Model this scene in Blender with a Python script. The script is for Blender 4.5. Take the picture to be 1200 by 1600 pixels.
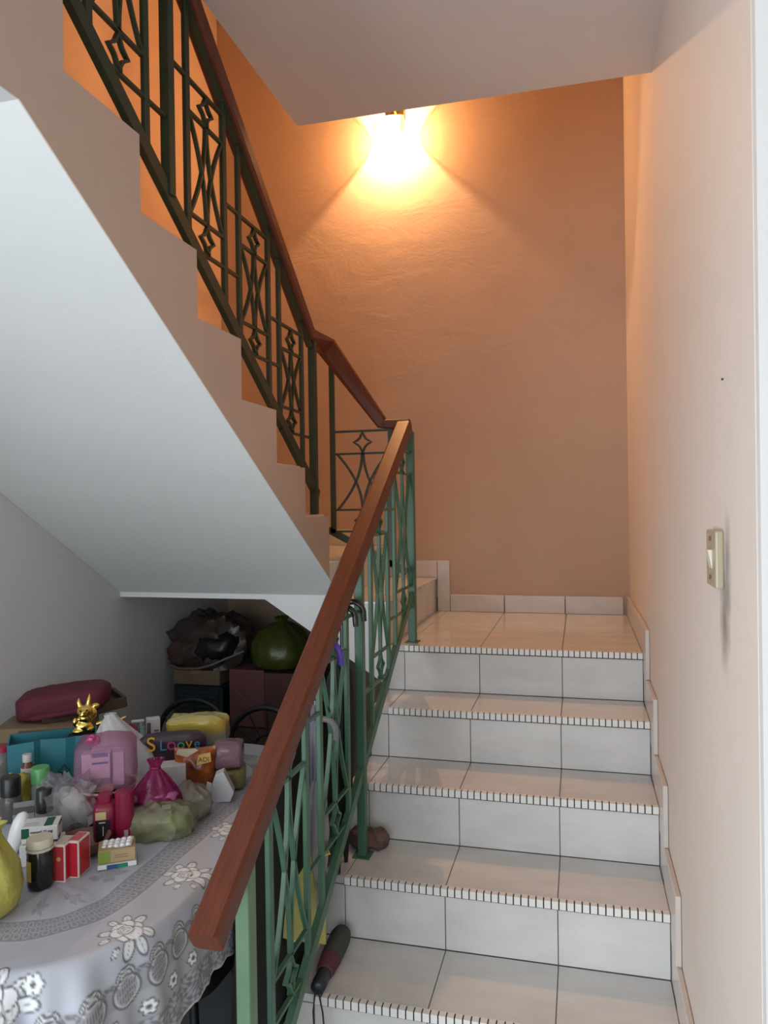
import bpy, math, random
import numpy as np
from mathutils import Vector, Matrix, noise
random.seed(7)
PI = math.pi
scene = bpy.context.scene
col = scene.collection
for o in list(bpy.data.objects): bpy.data.objects.remove(o)

# ------------------------------------------------------------------ camera
H = 1.547                                   # eye height above the floor
YAW, PIT, ROL = (math.radians(a) for a in (14.6288, -0.336, -0.8283))
Fv = Vector((-math.sin(YAW)*math.cos(PIT), math.cos(YAW)*math.cos(PIT), math.sin(PIT)))
Rv = Vector((math.cos(YAW), math.sin(YAW), 0)); Uv = Rv.cross(Fv)
R2 = Rv*math.cos(ROL) + Uv*math.sin(ROL); U2 = -Rv*math.sin(ROL) + Uv*math.cos(ROL)
cd = bpy.data.cameras.new('camera'); cam = bpy.data.objects.new('camera', cd); col.objects.link(cam)
cd.sensor_fit = 'HORIZONTAL'; cd.sensor_width = 36; cd.lens = 1174.43/1200*36; cd.clip_start = .02
M4 = Matrix((R2, U2, -Fv)).transposed().to_4x4(); M4.translation = (0, 0, H); cam.matrix_world = M4
scene.camera = cam

# ------------------------------------------------------------------ world, daylight, exposure
w = bpy.data.worlds.new('world'); scene.world = w; w.use_nodes = True
w.node_tree.nodes['Background'].inputs[0].default_value = (.75, .87, 1, 1)
w.node_tree.nodes['Background'].inputs[1].default_value = .4
def area(name, loc, target, sx, sy, power, color):
    l = bpy.data.lights.new(name, 'AREA'); l.shape = 'RECTANGLE'; l.size = sx; l.size_y = sy; l.energy = power; l.color = color
    o = bpy.data.objects.new(name, l); col.objects.link(o); o.location = loc
    o.rotation_euler = (Vector(target)-Vector(loc)).to_track_quat('-Z', 'Y').to_euler(); return o
area('daylight_doorway', (-.35, -2.33, 1.38), (-.2, 2, 1.42), 2.3, 1.75, 38, (.86, .94, 1))
area('daylight_window', (-1.85, -1.05, 1.05), (2, -.95, 1.1), 2.1, 1.9, 80, (.88, .95, 1))
vs = scene.view_settings
vs.view_transform = 'Standard'; vs.look = 'None'; vs.exposure = 0.2; vs.gamma = 1; vs.use_curve_mapping = False
LAMP_POWER = 104

# ------------------------------------------------------------------ helpers
class G:
    def __init__(s): s.v = []; s.f = []; s.m = []; s.cur = 0
    def add(s, vs_, fs):
        b = len(s.v); s.v += [tuple(p) for p in vs_]; s.f += [tuple(b+i for i in f) for f in fs]; s.m += [s.cur]*len(fs); return s
    def box(s, x0, x1, y0, y1, z0, z1, M=None):
        P = [Vector(p) for p in ((x0,y0,z0),(x1,y0,z0),(x1,y1,z0),(x0,y1,z0),(x0,y0,z1),(x1,y0,z1),(x1,y1,z1),(x0,y1,z1))]
        if M: P = [M @ p for p in P]
        return s.add(P, [(3,2,1,0),(4,5,6,7),(0,1,5,4),(1,2,6,5),(2,3,7,6),(3,0,4,7)])
    def prism(s, poly, axis, a, b):
        n = len(poly); P = []
        for t in (a, b):
            for u, v in poly: P.append({'x': (t,u,v), 'y': (u,t,v), 'z': (u,v,t)}[axis])
        return s.add(P, [tuple(range(n))[::-1], tuple(range(n, 2*n))] + [(i,(i+1)%n,n+(i+1)%n,n+i) for i in range(n)])
    def bar(s, p, q, w_, h_, up=(0,0,1)):
        return s.sweep([p, q], [(-w_/2,-h_/2),(w_/2,-h_/2),(w_/2,h_/2),(-w_/2,h_/2)], up)
    def sweep(s, pts, sec, up=(0,0,1), closed=False):
        pts = [Vector(p) for p in pts]; n = len(sec); N = len(pts); P = []; up = Vector(up)
        for i, p in enumerate(pts):
            a = pts[i-1] if (i or closed) else p; b = pts[(i+1) % N] if (i < N-1 or closed) else p
            t = (b-a).normalized(); x = t.cross(up)
            if x.length < 1e-4: x = t.cross(Vector((0,1,0)))
            x.normalize(); y = x.cross(t)
            k = 1.0
            if 0 < i < N-1:
                t1 = (p-a).normalized(); k = 1/max(.5, t.dot(t1))
            for u, v in sec: P.append(p + x*u + y*v*(k if abs(t.z) < .99 else 1))
        fs = [(i*n+j, i*n+(j+1)%n, ((i+1)%N)*n+(j+1)%n, ((i+1)%N)*n+j) for i in range(N if closed else N-1) for j in range(n)]
        if not closed: fs += [tuple(range(n))[::-1], tuple((N-1)*n+j for j in range(n))]
        return s.add(P, fs)
    def tube(s, pts, r, n=8, closed=False, up=(0.3,.2,1)):
        pts = [Vector(p) for p in pts]; N = len(pts); P = []; up = Vector(up)
        rr = r if isinstance(r, (list, tuple)) else [r]*N
        for i, p in enumerate(pts):
            a = pts[i-1] if (i or closed) else p; b = pts[(i+1) % N] if (i < N-1 or closed) else p
            t = (b-a).normalized(); x = t.cross(up)
            if x.length < 1e-3: x = t.cross(Vector((1,0,0)))
            x.normalize(); y = x.cross(t)
            for j in range(n):
                c = 2*PI*j/n; P.append(p + (x*math.cos(c)+y*math.sin(c))*rr[i])
        fs = [(i*n+j, i*n+(j+1)%n, ((i+1)%N)*n+(j+1)%n, ((i+1)%N)*n+j) for i in range(N if closed else N-1) for j in range(n)]
        if not closed: fs += [tuple(range(n))[::-1], tuple((N-1)*n+j for j in range(n))]
        return s.add(P, fs)
    def lathe(s, prof, c=(0,0,0), n=24, M=None, fn=None, ends=True):
        P = []
        for i, (r, z) in enumerate(prof):
            for j in range(n):
                a = 2*PI*j/n; k = fn(a, i/(len(prof)-1)) if fn else 1
                p = Vector((r*k*math.cos(a), r*k*math.sin(a), z)); P.append((M @ p if M else p)+Vector(c))
        L = len(prof)
        fs = [(i*n+j, i*n+(j+1)%n, (i+1)*n+(j+1)%n, (i+1)*n+j) for i in range(L-1) for j in range(n)]
        if ends: fs += [tuple(range(n))[::-1], tuple((L-1)*n+j for j in range(n))]
        return s.add(P, fs)
    def blob(s, c, r, e=1.0, amp=.0, fr=6, n=28, m=18, seed=0, M=None, flat=None):
        """superellipsoid with crumple noise; e<1 boxier; flat = cut-off z (rests on a surface)"""
        P = []; c = Vector(c)
        sg = lambda x, k: math.copysign(abs(x)**k, x)
        for i in range(m+1):
            th = -PI/2 + PI*i/m
            for j in range(n):
                a = 2*PI*j/n
                d = Vector((sg(math.cos(th),e)*sg(math.cos(a),e), sg(math.cos(th),e)*sg(math.sin(a),e), sg(math.sin(th),e)))
                p = Vector((d.x*r[0], d.y*r[1], d.z*r[2]))
                if amp: 
                    q = (p+c)*fr + Vector((seed*3.1, seed*1.7, seed))
                    p += d.normalized()*amp*(noise.noise(q)*.8 + .9*(1-abs(noise.noise(q*1.3+Vector((9, 4, 1)))))**4 - .4 + .5*(1-abs(noise.noise(q*2.9)))**5 + .15*noise.noise(q*6))
                if M: p = M @ p
                p = p + c
                if flat is not None and p.z < flat: p.z = flat
                P.append(p)
        return s.add(P, [(i*n+j, i*n+(j+1)%n, (i+1)*n+(j+1)%n, (i+1)*n+j) for i in range(m) for j in range(n)])
    def build(s, name, mat, parent=None, smooth=False, bevel=0, seg=2, origin=None, local=False):
        me = bpy.data.meshes.new(name)
        off = Vector() if local else Vector(origin) if origin else (parent_off(parent) if parent else Vector())
        me.from_pydata([Vector(p)-off for p in s.v], [], s.f)
        for mm in (mat if isinstance(mat, (list, tuple)) else [mat]): me.materials.append(mm)
        if max(s.m, default=0): me.polygons.foreach_set('material_index', s.m)
        if smooth: me.polygons.foreach_set('use_smooth', [True]*len(me.polygons))
        me.update()
        o = bpy.data.objects.new(name, me); col.objects.link(o)
        if parent: o.parent = parent
        elif origin: o.location = origin
        if bevel:
            b = o.modifiers.new('bevel', 'BEVEL'); b.width = bevel; b.segments = seg; b.limit_method = 'ANGLE'; b.angle_limit = math.radians(40)
        if smooth:
            try: me.set_sharp_from_angle(angle=math.radians(50))
            except Exception: pass
        return o
def parent_off(o):
    v = Vector()
    while o: v += o.location; o = o.parent
    return v
def tag(o, label, cat, group=None):
    o['label'] = label; o['category'] = cat
    if group: o['group'] = group
    return o
def thing(name, label, cat, loc, group=None):
    o = bpy.data.objects.new(name, None); col.objects.link(o); o.location = loc; o.empty_display_size = .05
    return tag(o, label, cat, group)
def struct(o): o['kind'] = 'structure'; return o
def share(name, mesh, loc, parent):        # alike piece, shared mesh, parent at origin offset
    o = bpy.data.objects.new(name, mesh); col.objects.link(o); o.location = Vector(loc)-parent_off(parent); o.parent = parent; return o
def rz(a): return Matrix.Rotation(a, 3, 'Z')
def RM(a, c): return Matrix.Translation(c) @ Matrix.Rotation(a, 4, 'Z')

# ------------------------------------------------------------------ materials
def mat(name, c, rough=.5, metal=0, var=0, vs_=8, bump=0, bs=60, trans=0, alpha=1, c2=None, spec=.5, coat=0, emis=None, transl=0, stretch=None):
    m = bpy.data.materials.new(name); m.use_nodes = True; nt = m.node_tree; N = nt.nodes; L = nt.links
    b = N['Principled BSDF']; b.inputs['Base Color'].default_value = (*c, 1); b.inputs['Roughness'].default_value = rough
    b.inputs['Metallic'].default_value = metal; b.inputs['Specular IOR Level'].default_value = spec; b.inputs['Coat Weight'].default_value = coat
    b.inputs['Transmission Weight'].default_value = trans; b.inputs['Alpha'].default_value = alpha
    if emis: b.inputs['Emission Color'].default_value = (*emis[0], 1); b.inputs['Emission Strength'].default_value = emis[1]
    tc = N.new('ShaderNodeTexCoord'); src = tc.outputs['Object']
    if stretch:
        mp = N.new('ShaderNodeMapping'); mp.inputs['Scale'].default_value = stretch; L.new(src, mp.inputs[0]); src = mp.outputs[0]
    if var:
        n = N.new('ShaderNodeTexNoise'); n.inputs['Scale'].default_value = vs_; n.inputs['Detail'].default_value = 5; n.inputs['Roughness'].default_value = .6
        L.new(src, n.inputs['Vector'])
        r = N.new('ShaderNodeValToRGB'); r.color_ramp.elements[0].position = .3; r.color_ramp.elements[1].position = .7
        d = c2 or tuple(x*(1-var) for x in c)
        r.color_ramp.elements[0].color = (*d, 1); r.color_ramp.elements[1].color = (*c, 1)
        L.new(n.outputs['Fac'], r.inputs[0]); L.new(r.outputs[0], b.inputs['Base Color'])
    if bump:
        n = N.new('ShaderNodeTexNoise'); n.inputs['Scale'].default_value = bs; n.inputs['Detail'].default_value = 6
        L.new(src, n.inputs['Vector'])
        k = N.new('ShaderNodeBump'); k.inputs['Strength'].default_value = bump; k.inputs['Distance'].default_value = .01
        L.new(n.outputs['Fac'], k.inputs['Height']); L.new(k.outputs[0], b.inputs['Normal'])
    if transl:                              # thin plastic film: part of the light goes straight through
        t = N.new('ShaderNodeBsdfTransparent'); t.inputs[0].default_value = (*[.35+.65*x for x in c], 1)
        mx = N.new('ShaderNodeMixShader'); mx.inputs[0].default_value = transl
        L.new(b.outputs[0], mx.inputs[1]); L.new(t.outputs[0], mx.inputs[2]); L.new(mx.outputs[0], N['Material Output'].inputs[0])
    return m
def plaster(name, c, var=.08, bump=.25, stains=()):
    m = mat(name, c, .75, var=var, vs_=1.6, spec=.25); nt = m.node_tree; N = nt.nodes; L = nt.links; b = N['Principled BSDF']
    tc = N.new('ShaderNodeTexCoord')
    n1 = N.new('ShaderNodeTexNoise'); n1.inputs['Scale'].default_value = 4; n1.inputs['Detail'].default_value = 8; n1.inputs['Roughness'].default_value = .62; n1.inputs['Distortion'].default_value = .6
    mp = N.new('ShaderNodeMapping'); mp.inputs['Scale'].default_value = (1, 1, 1.6); L.new(tc.outputs['Object'], mp.inputs[0]); L.new(mp.outputs[0], n1.inputs['Vector'])
    n2 = N.new('ShaderNodeTexNoise'); n2.inputs['Scale'].default_value = 90; n2.inputs['Detail'].default_value = 3; L.new(tc.outputs['Object'], n2.inputs['Vector'])
    b1 = N.new('ShaderNodeBump'); b1.inputs['Strength'].default_value = bump; b1.inputs['Distance'].default_value = .03
    b2 = N.new('ShaderNodeBump'); b2.inputs['Strength'].default_value = bump*.5; b2.inputs['Distance'].default_value = .004
    L.new(n1.outputs['Fac'], b1.inputs['Height']); L.new(n2.outputs['Fac'], b2.inputs['Height']); L.new(b1.outputs[0], b2.inputs['Normal']); L.new(b2.outputs[0], b.inputs['Normal'])
    src = b.inputs['Base Color'].links[0].from_socket
    for (ctr, rad, amt) in stains:          # grime with a shape of its own
        mp = N.new('ShaderNodeMapping'); mp.inputs['Location'].default_value = tuple(-ctr[i]/rad[i] for i in range(3)); mp.inputs['Scale'].default_value = tuple(1/r for r in rad)
        L.new(tc.outputs['Object'], mp.inputs[0])
        nn = N.new('ShaderNodeTexNoise'); nn.inputs['Scale'].default_value = 22; L.new(tc.outputs['Object'], nn.inputs['Vector'])
        ln = N.new('ShaderNodeVectorMath'); ln.operation = 'LENGTH'; L.new(mp.outputs[0], ln.inputs[0])
        ad = N.new('ShaderNodeMath'); ad.operation = 'MULTIPLY_ADD'; L.new(nn.outputs['Fac'], ad.inputs[0]); ad.inputs[1].default_value = .6; L.new(ln.outputs['Value'], ad.inputs[2])
        rr = N.new('ShaderNodeMapRange'); rr.inputs[1].default_value = 1.3; rr.inputs[2].default_value = .45; rr.inputs[3].default_value = 0; rr.inputs[4].default_value = amt
        L.new(ad.outputs[0], rr.inputs[0])
        mx = N.new('ShaderNodeMixRGB'); L.new(rr.outputs[0], mx.inputs[0]); L.new(src, mx.inputs[1]); mx.inputs[2].default_value = (.16, .13, .10, 1); src = mx.outputs[0]
    L.new(src, b.inputs['Base Color'])
    return m
WX, WY = .222, 1.07                       # right wall plane and its near end
peach = plaster('peach_plaster', (.57, .405, .305), .08, .16)
peach_r = plaster('peach_wall_paint', (.73, .645, .58), .05, .12, stains=[((WX, 1.30, 1.365), (.1, .05, .11), .75), ((WX, 1.275, 1.45), (.1, .035, .09), .65)])
fascia = plaster('fascia_paint', (.62, .485, .40), .10, .10)
lining = plaster('grey_white_plaster', (.70, .685, .67), .06, .10)
white = plaster('white_plaster', (.79, .80, .79), .06, .10)
ceilm = plaster('ceiling_paint', (.70, .63, .595), .05, .06)
tile = mat('ceramic_tile', (.70, .695, .68), .14, var=.1, vs_=5, c2=(.60, .595, .585), stretch=(1, 2.2, 2), spec=.5)
tile2 = mat('skirting_tile', (.66, .60, .56), .25, var=.12, vs_=9)
grout = mat('grout', (.12, .11, .10), .9)
jointm = mat('black_joint', (.02, .018, .016), .8)
concrete = mat('concrete', (.35, .33, .31), .9, var=.2)
mosaic = mat('mosaic_chip', (.80, .79, .76), .2)
ftile = mat('floor_tile', (.32, .36, .38), .18, var=.25, vs_=4)
green = mat('green_enamel', (.058, .150, .092), .42, var=.22, vs_=14, c2=(.045, .110, .062))
greenp = mat('faded_green_enamel', (.13, .225, .125), .45, var=.25, vs_=10, c2=(.095, .175, .095))
def woodmat():
    m = mat('varnished_red_wood', (.145, .040, .021), .42, var=.4, vs_=9, c2=(.10, .025, .012), stretch=(14, 1.2, 1.2), coat=.0, spec=.3, bump=.03, bs=40)
    return m
wood = woodmat()
brass = mat('brass', (.75, .5, .16), .25, 1)
gold = mat('gold_plating', (.95, .66, .16), .16, 1)
black = mat('black_metal', (.012, .012, .014), .4)
blackcloth = mat('black_fabric', (.014, .014, .016), .85)
# ------------------------------------------------------------------ dimensions of the stair
Z0, RIS, GO, Y0 = 1.02, .17, .259, 2.7877      # landing height, riser, going, landing nosing
XR, XL, XE = .208, -.655, -.72                # right skirting face, first joint, left edge of lower flight
YB, XW = 3.75, -1.88                          # back wall, left wall
XS = -.90                                     # face of the upper flight
ZQ, RU, GU, YT = 1.3526, .1663, .2424, 2.6394 # quarter landing, upper flight
ZC, YC = 2.826, 2.37                          # ceiling over the room and its far edge
TOP = 4.9

# ------------------------------------------------------------------ setting
struct(G().box(XW-.15, 2.6, -2.6, YB+.1, -.1, -.003).build('floor', grout))
fl = bpy.data.objects['floor']
mt = G().box(-.148, .148, -.148, .148, -.004, 0).build('floor_tile', ftile, fl, bevel=.001, seg=1)
ms = mt.data; bpy.data.objects.remove(mt)
for i in range(-7, 7):
    for j in range(-1, 13):
        x, y = i*.3+.1, j*.3+.05
        if XW+.15 < x and (y < .7 or x < .07): share('floor_tile', ms, (x, y, 0), fl)
struct(G().box(XW-.1, .6, YB, YB+.1, 0, TOP).build('wall_back', peach))
g = G(); g.box(XW-.1, XW, .05, YB, 0, TOP); g.box(XW-.1, XW, -2.5, .05, 2.05, TOP); g.box(XW-.1, XW, -2.5, -2.15, 0, 2.05)
struct(g.build('wall_left', peach))
# white plaster lining of the left wall under the upper flight
struct(G().prism([(.05, 0), (YB, 0), (YB, 1.19), (2.8, 1.19), (1.07, 2.24), (.2, 2.24), (.2, 2.8), (.05, 2.8)], 'x', XW, XW+.012).build('wall_understair', lining))
struct(G().box(WX, .6, WY, YB, 0, TOP).build('wall_right', peach_r))
struct(G().box(WX+.001, 2.4, WY-.02, WY, 0, ZC).build('wall_front', lining))
struct(G().box(2.4, 2.5, -2.5, WY, 0, ZC).build('wall_far_right', white))
g = G(); g.box(XW, -1.5, -2.5, -2.4, 0, ZC); g.box(.8, 2.4, -2.5, -2.4, 0, ZC); g.box(-1.5, .8, -2.5, -2.4, 2.27, ZC); g.box(-1.5, .8, -2.5, -2.4, 0, .5)
struct(g.build('wall_behind', white))
g = G(); g.box(XS, 2.5, -2.5, YC, ZC, ZC+.17); g.box(XW, XS, -2.5, .19, ZC, ZC+.17)
struct(g.build('ceiling', ceilm))
struct(G().box(XW-.1, .6, -1.3, YB+.1, TOP, TOP+.1).build('ceiling_upper', white))
struct(G().box(XW-.1, .6, -1.4, -1.3, ZC+.17, TOP).build('wall_upper', peach))
struct(G().box(.21, .6, -1.3, WY, ZC+.17, TOP).build('wall_upper_right', peach))

# ------------------------------------------------------------------ lower flight
chip = G().box(-.0081, .0081, -.009, .010, -.019, .0015)
chipo = chip.build('nosing_tile', mosaic, bevel=.0012, seg=1); chipm = chipo.data; bpy.data.objects.remove(chipo)
PITCH = (XR-XL)/44
joints = [XR, -.07, -.369, XL, XE+.001]
def tilebox(g, x0, x1, y0, y1, z0, z1, gap=.0014): g.box(x0+gap, x1-gap, y0+gap, y1-gap, z0, z1)
lf = thing('lower_stair_flight', 'white tiled lower flight of stairs with black-and-white mosaic nosings, between railing and right wall', 'stairs', (-.25, 2.0, 0))
for k in range(1, 6):
    zt = Z0-RIS*k; yn = Y0-GO*k; yb = yn+GO
    st = G().prism([(yn+.008, zt-RIS-.02), (yn+.008, zt-.009), (yb+.01, zt-.009), (yb+.01, zt-RIS-.19 if k < 5 else zt-RIS), (yn+.008, max(0, zt-RIS-.17))], 'x', XE+.008, XR).build('step', concrete, lf)
    gr = G().box(XE+.003, XR, yn+.004, yb, zt-.008, zt-.0015).box(XE+.003, XR, yn+.003, yn+.009, zt-RIS, zt-.003).build('grout_bed', grout, st)
    G().box(XL, XR, yn-.0045, yn+.012, zt-.022, zt-.0005).build('nosing_bed', jointm, st)
    for a, b in zip(joints, joints[1:]):
        G().box(b+.0012, a-.0012, yn+.011, yb-.001, zt-.008, zt).build('tread_tile', tile, st, bevel=.001, seg=1)
        G().box(b+.0012, a-.0012, yn, yn+.008, zt-RIS+.0015, zt-.0235).build('riser_tile', tile, st, bevel=.001, seg=1)
    if k < 5:
        x = XL+PITCH/2
        while x < XR-.005: share('nosing_tile', chipm, (x, yn+.001, zt), st); x += PITCH
        G().box(XE+.001, XL, yn, yn+.01, zt-.02, zt).build('nosing_end', tile, st)
# landing with quarter landing (winder)
ld = thing('stair_landing', 'tiled landing with one raised step at its left, below the peach back wall', 'landing', (-.25, 3.2, 0))
slab = G().box(-.72, XR, Y0+.008, YB, .86, Z0-.009).build('slab', concrete, ld)
G().box(-.705, XR, Y0+.004, YB, Z0-.008, Z0-.0015).box(XE+.003, XR, Y0+.003, Y0+.009, Z0-RIS, Z0-.003).build('grout_bed', grout, slab)
ys = [Y0+.011, 2.86+.3, 2.86+.6, YB]
for a, b in zip(joints[:3]+[-.655], joints[1:3]+[-.655, -.712]):
    for c, d in zip(ys, ys[1:]): G().box(b+.0012, a-.0012, c+.001, d-.001, Z0-.008, Z0).build('landing_tile', tile, slab, bevel=.001, seg=1)
for a, b in zip(joints, joints[1:]):
    G().box(b+.0012, a-.0012, Y0, Y0+.008, Z0-RIS+.0015, Z0-.0235).build('riser_tile', tile, slab, bevel=.001, seg=1)
G().box(XL, XR, Y0-.0045, Y0+.012, Z0-.022, Z0-.0005).build('nosing_bed', jointm, slab)
x = XL+PITCH/2
while x < XR-.005: share('nosing_tile', chipm, (x, Y0+.001, Z0), slab); x += PITCH
G().box(XE+.001, XL, Y0, Y0+.01, Z0-.02, Z0).build('nosing_end', tile, slab)
# raised step and quarter landing: white plaster body
XA, XB = -.71, -.95
wb = G().prism([(XW+.013, ZQ-.009), (XB-.008, ZQ-.009), (XB-.008, Z0+RIS-.009), (XA-.008, Z0+RIS-.009), (XA-.008, .87), (-1.214, 1.19), (XW+.013, 1.19)], 'y', 2.762, YB-.001)
wb.prism([(YT, ZQ-.009), (2.77, ZQ-.009), (2.77, 1.205), (YT, 1.287)], 'x', XW+.013, XS-.0035)
body = wb.build('step_body', white, ld)
G().box(XA-.008, XA, 2.762, 3.25, Z0, Z0+RIS-.01).build('riser_tile', tile, body, bevel=.001, seg=1)
G().box(XA-.008, XA, 3.252, YB-.012, Z0, Z0+RIS-.01).build('riser_tile', tile, body, bevel=.001, seg=1)
for c, d in ((2.75, 3.05), (3.052, 3.35), (3.352, YB)): G().box(XB, XA+.006, c, d-.002, Z0+RIS-.009, Z0+RIS).build('tread_tile', tile, body, bevel=.001, seg=1)
for c, d in ((2.75, 3.05), (3.052, 3.35), (3.352, YB)): G().box(XB-.008, XB, c, d-.002, Z0+RIS, ZQ-.01).build('riser_tile', tile, body, bevel=.001, seg=1)
for a, b in ((XW+.013, -1.58), (-1.58, -1.27), (-1.27, XB+.006)):
    for c, d in ((YT+.002, 2.95), (2.952, 3.35), (3.352, YB)): G().box(a+.001, b-.001, c, d-.002, ZQ-.009, ZQ).build('tread_tile', tile, body, bevel=.001, seg=1)
# skirtings
bb = struct(G().box(XA+.002, -.02+XR, YB-.004, YB, Z0, Z0+.07).build('baseboard_back', grout))
for a, b in ((-.639, -.369), (-.367, -.077), (-.075, XR-.015)): G().box(a+.001, b-.001, YB-.012, YB-.002, Z0+.001, Z0+.085).build('skirting_tile', tile2, bb, bevel=.001, seg=1)
G().box(-.702, -.640, YB-.012, YB-.002, Z0+.001, Z0+RIS+.085).build('skirting_tile', tile2, bb, bevel=.001, seg=1)
G().box(XB+.001, -.704, YB-.012, YB-.002, Z0+RIS+.001, Z0+RIS+.085).build('skirting_tile', tile2, bb, bevel=.001, seg=1)
G().box(-1.8, XB-.011, YB-.012, YB-.002, ZQ+.001, ZQ+.085).build('skirting_tile', tile2, bb, bevel=.001, seg=1)
br = struct(G().box(WX-.004, WX, Y0, YB, Z0-.1, Z0+.07).build('baseboard_right', grout))
G().box(XR, WX-.001, 3.10, YB-.013, Z0-.05, Z0+.09).build('skirting_tile', tile2, br, bevel=.001, seg=1)
for k in range(0, 6):
    zt = Z0-RIS*k; yf = Y0-GO*k-.11
    G().box(XR, WX-.001, yf, (yf+GO-.002 if k else 3.098), zt-RIS+.101-.0, zt+.10).build('skirting_tile', tile2, br, bevel=.0015, seg=1)
    if k < 5: G().box(XR+.001, WX-.001, yf+.001, yf+GO+.1, zt-.25, zt-RIS+.1).build('skirting_backing', tile2, br)

# ------------------------------------------------------------------ upper flight
uf = thing('upper_stair_flight', 'upper flight of stairs with peach stepped side and white sloping soffit', 'stairs', (-1.4, 1.6, 0))
poly = [(YT, 1.287)]
for k in range(10):
    z = ZQ+RU*k; poly += [(YT-GU*k, z if k else ZQ-.02), (YT-GU*k, z+RU)]
poly = [poly[0]] + poly[1:]
poly += [(.2, ZQ+RU*10), (.2, 2.24), (1.07, 2.24)]
def resample(pl, step=.4): return pl
g = G(); n = len(poly)
g.add([(XS-.0031, a, b-(.01 if False else 0)) for a, b in poly] + [(XW+.013, a, b) for a, b in poly], [tuple(range(n))[::-1], tuple(range(n, 2*n))] + [(i, (i+1) % n, n+(i+1) % n, n+i) for i in range(n)])
g.build('body', white, uf)
# plastered fascia (peach) on the open side
g = G().prism(poly, 'x', XS-.003, XS); g.build('side_fascia', fascia, uf)
for k in range(10):
    z = ZQ+RU*(k+1); a = YT-GU*(k+1); b = YT-GU*k
    G().box(XW+.014, -1.39, a, b+.006, z-.001, z+.0065).build('tread_tile', tile, uf)
    G().box(-1.387, XS-.02, a, b+.006, z-.001, z+.0065).build('tread_tile', tile, uf)

# ------------------------------------------------------------------ railings
BW, BT = .020, .012                       # baluster flat bar
def star(g, fix, c, hw, hh, r):
    pts = []
    tips = [(0, hh), (hw, 0), (0, -hh), (-hw, 0)]
    for i in range(4):
        a = tips[i]; b = tips[(i+1) % 4]
        for t in (0, .17, .34, .5, .66, .83):
            k = .55*4*t*(1-t)*.5
            x = a[0]*(1-t)+b[0]*t; z = a[1]*(1-t)+b[1]*t
            pts.append((x*(1-k), z*(1-k)))
    g.sweep([fix(c[0]+x, c[1]+z) for x, z in pts], [(-r, -r*1.5), (r, -r*1.5), (r, r*1.5), (-r, r*1.5)], up=fix(1, 0, True), closed=True)
def ribbon(g, fix, pts, w_=.009, t_=.012):
    g.sweep([fix(*p) for p in pts], [(-w_/2, -t_/2), (w_/2, -t_/2), (w_/2, t_/2), (-w_/2, t_/2)], up=fix(0, 0, True))
def panel(par, fix, a, b, zs, mat_, ext=(0, 0), rr=.0035, clip=None):
    """one ornament panel between balusters at a and b: four level cross bars, a star top and bottom, two crossing pairs of curves"""
    t, s, u, v = zs; c = (a+b)/2
    for z, e in ((t, ext[0]), (s, 0), (u, 0), (v, -ext[1])):      # positive: run on towards a, negative: towards b
        g = G(); ribbon(g, fix, [(max(a-max(e, 0), clip(z) if clip else -9), z), (b+max(-e, 0), z)], .008, .010); g.build('cross_bar', mat_, par)
    for z0, z1 in ((t, s), (u, v)):
        g = G(); star(g, fix, (c, (z0+z1)/2), .036, (z0-z1)/2-.003, rr); g.build('star_ornament', mat_, par)
    h = (s-u); hw = (b-a)/2-.008
    for sx in (-1, 1):
        for up in (0, 1):
            pts = []
            for i in range(13):
                q = i/12
                x = sx*hw*(q**2*.96+.03) if True else 0
                z = (s-h*q) if up else (u+h*q)
                pts.append((c+x, z))
            g = G(); ribbon(g, fix, pts, .008, .010); g.build('curved_bar', mat_, par)
def handrail(pts, name, par, wd=.058, ht=.05):
    sec = [(-wd/2, -ht+.006), (-wd/2+.006, -ht), (wd/2-.006, -ht), (wd/2, -ht+.006), (wd/2, -.007), (wd/2-.007, 0), (-wd/2+.007, 0), (-wd/2, -.007)]
    return G().sweep(pts, sec).build(name, wood, par)
# lower railing
XQ = -.64
lr = thing('lower_stair_railing', 'green iron railing with wooden handrail running up the lower flight to the landing', 'railing', (XQ, 2.0, 0))
ZR = lambda y: 1.207+.662*(y-1.755)       # top of handrail
ZBt = lambda y: 1.195+.630*(y-2.823)        # bottom bar centre
handrail([(XQ, 1.165, ZR(1.165)), (XQ, 2.76, ZR(2.76))], 'handrail', lr)
G().bar((XQ, 1.30, ZR(1.30)-.056), (XQ, 2.80, ZR(2.80)-.056), .034, .008).build('handrail_strip', green, lr)
G().bar((XQ, 1.36, ZBt(1.36)), (XQ, 2.84, ZBt(2.84)), .017, .032).build('bottom_rail', green, lr)
fixL = lambda y, z, d=False: Vector((0, y, z)) if d and (y or z) else (Vector((1, 0, 0)) if d else Vector((XQ, y, z)))
def fixmaker(f):
    def fx(a, z, d=False):
        if d: return f[1]
        return f[0](a, z)
    return fx
fixL = fixmaker((lambda a, z: Vector((XQ, a, z)), Vector((1, 0, 0))))
stepz = lambda y: 0 if y < Y0-GO*5 else Z0-RIS*max(0, math.ceil((Y0-y)/GO-1e-6))
def post(par, y, x, w_, z0, z1, m, name='post', d=None):
    o = G().box(x-w_/2, x+w_/2, y-(d or w_)/2, y+(d or w_)/2, z0, z1).build(name, m, par, bevel=.002, seg=1); return o
post(lr, 1.341, XQ, .030, stepz(1.341), ZR(1.341)-.05, greenp, 'newel_post', d=.034)
post(lr, 2.145, XQ, .026, stepz(2.145), ZR(2.145)-.055, green)
nw = post(lr, 2.868, XQ, .030, Z0, ZR(2.79)-.05, green, 'newel_post')
for y in (2.145, 2.868): G().box(XQ-.026, XQ+.026, y-.026, y+.026, stepz(y), stepz(y)+.004).build('foot_plate', green, lr)
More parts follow.
